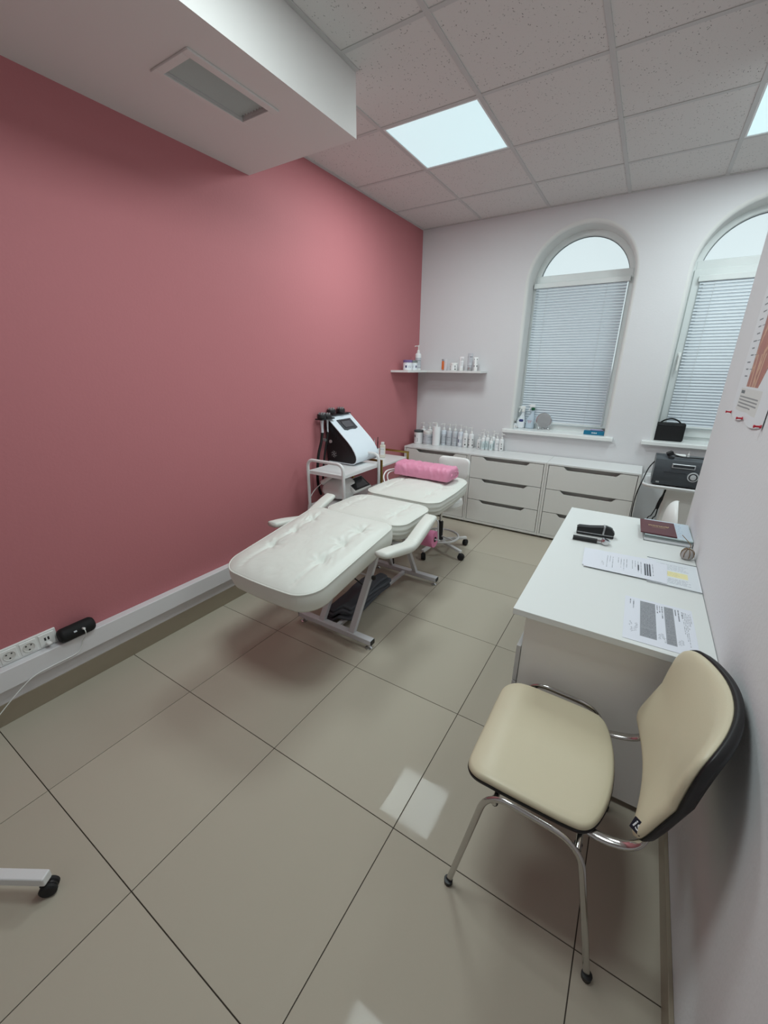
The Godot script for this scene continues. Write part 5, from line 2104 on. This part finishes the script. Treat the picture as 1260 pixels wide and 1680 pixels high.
# ------------------------------------------------------------------ nook by the second window
func nook():
	var t := thing("machine_stand", "white pedestal stand with a round-cornered tray in the window nook", "stand", Vector3(2.56, 0, 0.40))
	var b := mb()
	b.xf = Transform3D(Basis(Vector3.RIGHT, -PI / 2), Vector3(0, 0.700, 0))
	b.prism(round_rect(-0.237, 0.237, -0.215, 0.215, [0.06, 0.06, 0.06, 0.06], 8), 0, 0.014)
	part(b, "tray", M.white_metal, t)
	b = mb()
	var o := round_rect(-0.237, 0.237, -0.215, 0.215, [0.06, 0.06, 0.06, 0.06], 8, 1)
	var lp := []
	for p in o:
		lp.append(Vector3(p.x, 0.716, p.y))
	b.tube(lp, 0.010, 8, false, true)
	part(b, "tray_rim", M.white_metal, t)
	b = mb()
	b.span(Vector3(-0.075, 0.05, -0.15), Vector3(0.15, 0.70, 0.06), 0.004)
	part(b, "pedestal", M.desk_panel, t)
	b = mb()
	b.span(Vector3(-0.20, 0.045, -0.19), Vector3(0.20, 0.07, 0.19), 0.006)
	part(b, "base", M.white_metal, t)
	for sx in [-1.0, 1.0]:
		for sz in [-1.0, 1.0]:
			caster(t, Vector3(sx * 0.17, 0, sz * 0.16), 0.02, 0.3, M.black_plastic)
	var stand := t
	# the grey machine
	t = thing("grey_machine", "dark grey pedicure machine with a silver dial on the pedestal tray", "machine", Vector3(2.555, 0.7265, 0.455), 0.0)
	b = mb()
	var prof := PackedVector2Array([Vector2(-0.14, 0.004), Vector2(0.125, 0.004), Vector2(0.138, 0.03), Vector2(0.142, 0.085), Vector2(0.128, 0.15), Vector2(0.105, 0.192), Vector2(0.07, 0.204), Vector2(-0.13, 0.198), Vector2(-0.14, 0.185)])
	b.xf = Transform3D(Basis(Vector3.UP, -PI / 2), Vector3.ZERO)
	b.prism(prof, -0.185, 0.185)
	part(b, "housing", M.device_grey, t)
	b = mb()
	b.span(Vector3(-0.18, 0, -0.13), Vector3(0.18, 0.012, 0.12), 0.003)
	part(b, "base", M.device_dark, t)
	b = mb()
	b.bar(Vector3(-0.12, 0.108, 0.1435), Vector3(0.02, 0.108, 0.1435), 0.004, 0.004, 0.001)
	part(b, "groove", M.device_dark, t)
	b = mb()
	b.xf = Transform3D(Basis(Vector3.RIGHT, 0.22 - 0.35), Vector3(-0.005, 0.154, 0.131))
	b.box(Vector3.ZERO, Vector3(0.145, 0.032, 0.012), 0.004, 2)
	var win := part(b, "display_frame", M.silver, t)
	b = mb()
	b.xf = Transform3D(Basis(Vector3.RIGHT, 0.22 - 0.35), Vector3(-0.005, 0.154, 0.131))
	b.box(Vector3(0, 0.0, 0.0055), Vector3(0.130, 0.018, 0.003))
	part(b, "display", M.device_dark, win)
	b = mb()
	b.xf = Transform3D(Basis(Vector3.RIGHT, PI / 2), Vector3(0.065, 0.085, 0.140))
	b.lathe([Vector2(0, 0), Vector2(0.036, 0), Vector2(0.034, 0.006), Vector2(0.028, 0.006), Vector2(0.026, 0.004), Vector2(0.020, 0.004), Vector2(0.018, 0.020), Vector2(0, 0.022)], Vector3.ZERO, 28)
	var dial := part(b, "dial", mat("dial_silver", rgb(206, 208, 210), 0.3, 0.25), t)
	b = mb()
	b.xf = Transform3D(Basis(Vector3.RIGHT, PI / 2), Vector3(0.065, 0.085, 0.140))
	b.lathe([Vector2(0.0185, 0.0068), Vector2(0.0275, 0.0068)], Vector3.ZERO, 28)
	b.lathe([Vector2(0.0275, 0.0066), Vector2(0.0185, 0.0066)], Vector3.ZERO, 28)
	part(b, "dial_groove", M.device_dark, dial)
	b = mb()
	b.box(Vector3(-0.145, 0.022, 0.135), Vector3(0.022, 0.012, 0.004), 0.001)
	part(b, "badge", M.silver, t)
	# footswitch bits and leads lying on top
	b = mb()
	b.xf = Transform3D(Basis(Vector3.UP, 0.3) * Basis(Vector3.BACK, 0.5), Vector3(-0.10, 0.226, 0.02))
	b.box(Vector3.ZERO, Vector3(0.04, 0.03, 0.04), 0.004)
	part(b, "plug", M.black_plastic, t)
	b = mb()
	b.box(Vector3(-0.03, 0.212, -0.02), Vector3(0.07, 0.014, 0.05), 0.005, 2)
	part(b, "pad", M.white_plastic, t)
	b = mb()
	b.lathe([Vector2(0, 0.202), Vector2(0.007, 0.202), Vector2(0.007, 0.226), Vector2(0.002, 0.23), Vector2(0.0015, 0.25), Vector2(0, 0.25)], Vector3(0.02, 0, -0.02), 10)
	part(b, "nozzle", M.white_plastic, t)
	b = mb()
	b.tube(smooth([Vector3(-0.08, 0.224, 0.03), Vector3(-0.02, 0.213, 0.06), Vector3(0.06, 0.213, 0.05), Vector3(0.14, 0.21, 0.03)]), 0.005, 6)
	b.lathe([Vector2(0.010, 0.204), Vector2(0.022, 0.204), Vector2(0.020, 0.209), Vector2(0.010, 0.209)], Vector3(-0.09, 0, 0.07), 16)
	part(b, "lead", M.black_plastic, t)
	b = mb()
	b.tube(smooth([Vector3(-0.18, 0.155, -0.02), Vector3(-0.215, 0.11, 0.06), Vector3(-0.243, 0.04, 0.22), Vector3(-0.265, -0.10, 0.235), Vector3(-0.262, -0.28, 0.235), Vector3(-0.225, -0.42, 0.22), Vector3(-0.12, -0.70, 0.20)]), 0.0042, 6)
	part(b, "mains_cable", M.black_soft, t)
	var hang := lay(Vector3(2.468 - 2.56, 0.70, 0.545 - 0.40))
	b = mb()
	b.xf = hang
	b.tube(smooth([Vector3(0.012, 0, 0), Vector3(0.005, -0.06, 0.0), Vector3(-0.010, -0.13, 0), Vector3(-0.016, -0.18, 0)]), [0.006, 0.006, 0.006, 0.006, 0.006, 0.006, 0.007, 0.008, 0.010, 0.012, 0.012, 0.012, 0.012, 0.012, 0.012, 0.012, 0.012, 0.011, 0.010], 8)
	part(b, "cable_sleeve", M.black_soft, stand)
	for s in [-1.0, 1.0]:
		b = mb()
		b.xf = hang
		b.tube(smooth([Vector3(-0.016 + s * 0.006, -0.17, 0), Vector3(-0.028 + s * 0.014, -0.24, 0), Vector3(-0.05 + s * 0.018, -0.30, 0.01), Vector3(-0.06 + s * 0.03, -0.695, 0.03)]), 0.004, 6)
		part(b, "cable_strand", M.black_soft, stand)
	# white shell chair seen past the desk
	t = thing("shell_chair", "white plastic shell chair standing behind the book pile's end of the desk", "chair", Vector3(2.70, 0, 1.12))
	b = mb()
	b.lathe([Vector2(0, 0.418), Vector2(0.17, 0.420), Vector2(0.20, 0.436), Vector2(0.205, 0.452), Vector2(0.19, 0.454), Vector2(0.15, 0.440), Vector2(0, 0.436)], Vector3.ZERO, 28)
	part(b, "seat", M.white_plastic, t)
	b = mb()
	var rows := []
	var rows2 := []
	for i in 21:
		var k := sin(PI / 2 * i / 20.0)
		var y := lerpf(0.425, 0.752, k)
		var rad := sqrt(maxf(0.0, 1.0 - pow(k, 2.6)))
		var row := PackedVector3Array()
		var inner := PackedVector3Array()
		for q in 17:
			var a := deg_to_rad(lerpf(-84.0, 84.0, q / 16.0))
			var xc := lerpf(-0.122, -0.178, k)
			row.append(Vector3(xc - 0.100 * rad * cos(a), y, 0.19 * rad * sin(a)))
			inner.append(Vector3(xc - (0.100 * rad - 0.007) * cos(a), y, (0.19 * rad - 0.006) * sin(a)))
		inner.reverse()
		rows.append(row)
		rows2.append(inner)
	b.grid(rows)
	b.grid(rows2)
	part(b, "back_shell", M.white_plastic, t)
	for sx in [-1.0, 1.0]:
		for sz in [-1.0, 1.0]:
			b = mb()
			b.tube([Vector3(sx * 0.09, 0.428, sz * 0.09), Vector3(sx * 0.18, 0.0, sz * 0.18)], [0.015, 0.010], 8)
			part(b, "leg", M.desk_edge, t)


# ------------------------------------------------------------------ poster
func poster():
	var t := thing("anatomy_poster", "anatomical muscle poster pinned to the wall above the desk", "poster", Vector3(WALL_X, 1.38, 2.18))
	# 1 px = 1 mm; column 0 is the far edge (towards the window), row 0 the top
	var W := 640
	var H := 900
	var im := blank(W, H, rgb(224, 223, 226))
	var nz := FastNoiseLite.new()
	nz.seed = 8
	nz.frequency = 0.02
	var muscle := func(x: float, y: float, cx: float, hw: float) -> Color:
		var u: float = (x - cx) / hw
		var s: float = nz.get_noise_2d(x * 2.2 + u * 30.0, y * 0.22) * 0.5 + 0.5
		var bands: float = 0.5 + 0.5 * sin(u * 6.5 + sin(y * 0.011) * 1.6 + nz.get_noise_2d(y * 0.5, x * 0.3) * 3.0)
		var c := rgb(140, 50, 28).lerp(rgb(192, 100, 58), s)
		c = c.lerp(rgb(226, 196, 148), smoothstep(0.80, 0.98, bands) * 0.6)
		return c.lerp(rgb(104, 40, 32), smoothstep(0.8, 1.0, absf(u)) * 0.35)
	# lower limb: ankle at the foot of the sheet, calf, knee and thigh above
	for y in range(40, 782):
		var v := (782.0 - y) / 742.0
		var calf := sin(PI * clampf(v / 0.46, 0.0, 1.0))
		var thigh := smoothstep(0.46, 0.85, v)
		var mid := 290.0 + 58.0 * calf + 34.0 * thigh
		var half := 110.0 + 52.0 * calf + 56.0 * thigh
		var l := mid - half
		var r := mid + half
		for x in range(int(l), int(r)):
			im.set_pixel(clampi(x, 0, W - 1), y, muscle.call(float(x), float(y), (l + r) / 2, (r - l) / 2))
		# two tendon bundles near the ankle
		if v < 0.16:
			for k in 3:
				var cx := 245.0 + k * 46.0 + v * 130.0 * (k - 0.5)
				for x in range(int(cx - 9), int(cx + 9)):
					im.set_pixel(clampi(x, 0, W - 1), y, rgb(222, 188, 140).lerp(rgb(150, 62, 44), absf(x - cx) / 14.0))
	var ink := rgb(84, 84, 90)
	for k in 24:
		var y := 120 + k * 27
		var x := 52 + (k % 3) * 14
		im.fill_rect(Rect2i(x, y, 50 + (k * 7) % 22, 5), ink)
		if k % 2 == 0:
			im.fill_rect(Rect2i(x + 74, y + 2, 60, 2), rgb(60, 60, 64))
	im.fill_rect(Rect2i(96, 790, 400, 84), rgb(214, 210, 206))
	im.fill_rect(Rect2i(112, 798, 74, 12), rgb(50, 50, 54))
	for k in 4:
		im.fill_rect(Rect2i(112, 820 + k * 12, 350 - (90 if k == 3 else 0), 5), rgb(120, 116, 116))
	var b := mb()
	var rows := []
	var n := 33
	var Y := [0.0, 0.03, 0.06, 0.90]
	for i in 4:
		var row := PackedVector3Array()
		for j in n:
			var u := j / (n - 1.0)
			var wave := absf(sin((u * 0.64 - 0.03) / 0.29 * PI))
			var k: float = [1.0, 0.4, 0.0, 0.0][i]
			row.append(Vector3(-0.003 - 0.004 * wave * k, Y[i] - 0.014 * wave * k * k, 0.32 - u * 0.64))
		rows.append(row)
	# seen from inside the room (-x side): columns run from +z to -z
	for i in 3:
		for j in n - 1:
			var u0 := 1.0 - j / (n - 1.0)
			var u1 := 1.0 - (j + 1) / (n - 1.0)
			var v0: float = 1.0 - Y[i] / 0.9
			var v1: float = 1.0 - Y[i + 1] / 0.9
			b.quad(rows[i][j + 1], rows[i][j], rows[i + 1][j], rows[i + 1][j + 1], Vector2(u1, v0), Vector2(u0, v0), Vector2(u0, v1), Vector2(u1, v1))
	part(b, "sheet", printed("poster_print", im, 0.35), t)
	for p in [[1.879, 1.384, "red push pin in the poster's lower corner towards the window nook"], [2.160, 1.382, "red push pin in the middle of the poster's lower edge"], [2.488, 1.386, "red push pin in the poster's lower corner towards the cream chair"], [1.879, 2.272, "red push pin in the poster's upper corner towards the window nook"], [2.488, 2.272, "red push pin in the poster's upper corner towards the cream chair"]]:
		var pin := thing("push_pin", p[2], "pin", Vector3(WALL_X, p[1], p[0]), 0.0, "red push pins round the poster")
		b = mb()
		b.xf = Transform3D(Basis(Vector3.BACK, PI / 2), Vector3.ZERO)
		b.lathe([Vector2(0.0058, 0.004), Vector2(0.006, 0.006), Vector2(0.0034, 0.009), Vector2(0.003, 0.018), Vector2(0.0052, 0.021), Vector2(0.005, 0.024), Vector2(0, 0.0245)], Vector3.ZERO, 12)
		part(b, "head", M.get("pin_red", mat("pin_red", rgb(186, 24, 48), 0.35)), pin)


# ------------------------------------------------------------------ sockets, loudspeaker and its cable
func trunking_things():
	var t := thing("power_socket", "white double power socket with a usb outlet above the trunking", "socket", Vector3(0, 0.3265, 3.817))
	var b := mb()
	b.box(Vector3(0.006, 0, 0.0), Vector3(0.012, 0.080, 0.222), 0.004, 2)
	part(b, "frame", M.white_plastic, t)
	for k in 2:
		var z := 0.071 - k * 0.071
		b = mb()
		b.box(Vector3(0.013, 0, z), Vector3(0.006, 0.062, 0.062), 0.003, 2)
		var s := part(b, "socket_plate", M.white_plastic, t)
		b = mb()
		b.xf = Transform3D(Basis(Vector3.BACK, -PI / 2), Vector3(0.016, 0, z))
		b.lathe([Vector2(0, 0.0008), Vector2(0.0185, 0.0008), Vector2(0.021, 0.003), Vector2(0.0225, 0.003), Vector2(0.0225, 0)], Vector3.ZERO, 24)
		part(b, "socket_well", mat("socket_shade", rgb(214, 212, 208), 0.4) if k == 0 else M.socket_shade, s)
		b = mb()
		for q in [[0.009, 0.0095], [0.009, -0.0095], [-0.012, 0.0]]:
			b.xf = Transform3D(Basis(Vector3.BACK, -PI / 2), Vector3(0.0172, q[0], z + q[1]))
			b.lathe([Vector2(0, 0.0006), Vector2(0.0032, 0.0006), Vector2(0.0032, 0)], Vector3.ZERO, 10)
		part(b, "pin_hole", M.black_plastic, s)
	b = mb()
	b.box(Vector3(0.013, 0, -0.071), Vector3(0.006, 0.062, 0.062), 0.003, 2)
	var u := part(b, "usb_plate", M.white_plastic, t)
	b = mb()
	b.box(Vector3(0.0162, 0.004, -0.076), Vector3(0.002, 0.016, 0.007), 0.0005)
	b.box(Vector3(0.0162, 0.004, -0.063), Vector3(0.002, 0.016, 0.007), 0.0005)
	part(b, "usb_port", M.black_plastic, u)
	t = thing("usb_plug", "white usb charger plug in the outlet beside the loudspeaker", "plug", Vector3(0.0175, 0.312, 3.748))
	b = mb()
	b.box(Vector3(0.014, 0, 0), Vector3(0.026, 0.012, 0.018), 0.004, 2)
	part(b, "body", M.white_plastic, t)
	# portable loudspeaker lying on the trunking
	t = thing("portable_speaker", "black capsule-shaped portable loudspeaker lying on the trunking", "speaker", Vector3(0.042, 0.2855, 3.636))
	b = mb()
	var rows := []
	for k in 15:
		var a := -PI / 2 + PI * k / 14
		var zz := sin(a) * 0.022 + (0.055 if a > 0 else -0.055)
		var r := 0.0175 + 0.0185 * cos(a)
		if k == 0 or k == 14:
			r = 0.0
			zz = signf(a) * 0.076
		var row := PackedVector3Array()
		for j in 22:
			var th := TAU * j / 22
			row.append(Vector3(cos(th) * r, 0.037 + sin(th) * r, zz))
		rows.append(row)
	b.grid(rows, true)
	part(b, "body", M.black_soft, t)
	b = mb()
	b.xf = Transform3D(Basis(Vector3.BACK, 0.35), Vector3(0, 0.037, 0))
	b.box(Vector3(0.0355, 0, 0.016), Vector3(0.004, 0.008, 0.013), 0.001)
	part(b, "badge", M.bottle_grey, t)
	t = thing("charging_cable", "thin white charging cable hanging from the loudspeaker over the trunking", "cable", Vector3(0, 0, 3.62))
	b = mb()
	b.tube([Vector3(0.076, 0.334, 0.0), Vector3(0.094, 0.340, 0.0)], 0.0055, 8)
	part(b, "plug", M.white_plastic, t)
	b = mb()
	var path := [Vector3(0.092, 0.340, 0), Vector3(0.100, 0.322, 0.0), Vector3(0.085, 0.294, 0.0), Vector3(0.062, 0.262, 0.010), Vector3(0.055, 0.228, 0.022), Vector3(0.054, 0.205, 0.05), Vector3(0.056, 0.205, 0.15), Vector3(0.056, 0.200, 0.215), Vector3(0.056, 0.172, 0.270), Vector3(0.06, 0.128, 0.334), Vector3(0.07, 0.08, 0.40), Vector3(0.10, 0.012, 0.50), Vector3(0.16, 0.004, 0.60)]
	b.tube(smooth(path, 5), 0.0021, 6)
	part(b, "wire", M.white_plastic, t)


# ------------------------------------------------------------------ the wheeled stand whose foot shows beside the camera
func rolling_stand():
	var hub := Vector3(0.690, 0, 4.282)
	var t := thing("rolling_stand", "white square-tube wheeled stand on the tiles in front of the trunking", "stand", hub)
	var dir := Vector3(0.925 - 0.690, 0, 4.140 - 4.282).normalized()
	for k in [0.0, -120.0, 134.0]:
		var d := dir.rotated(Vector3.UP, deg_to_rad(k))
		var b := mb()
		b.bar(Vector3(0, 0.075, 0) + d * 0.012, d * 0.285 + Vector3(0, 0.075, 0), 0.032, 0.032, 0.005)
		part(b, "base_leg", M.white_metal, t)
		caster(t, d * 0.262, 0.024, atan2(-d.z, d.x) + 0.4, M.black_plastic)
	var b := mb()
	b.lathe([Vector2(0, 0.05), Vector2(0.035, 0.05), Vector2(0.035, 0.10), Vector2(0.016, 0.11), Vector2(0.016, 0.55), Vector2(0, 0.55)], Vector3.ZERO, 16)
	part(b, "pole", M.white_metal, t)
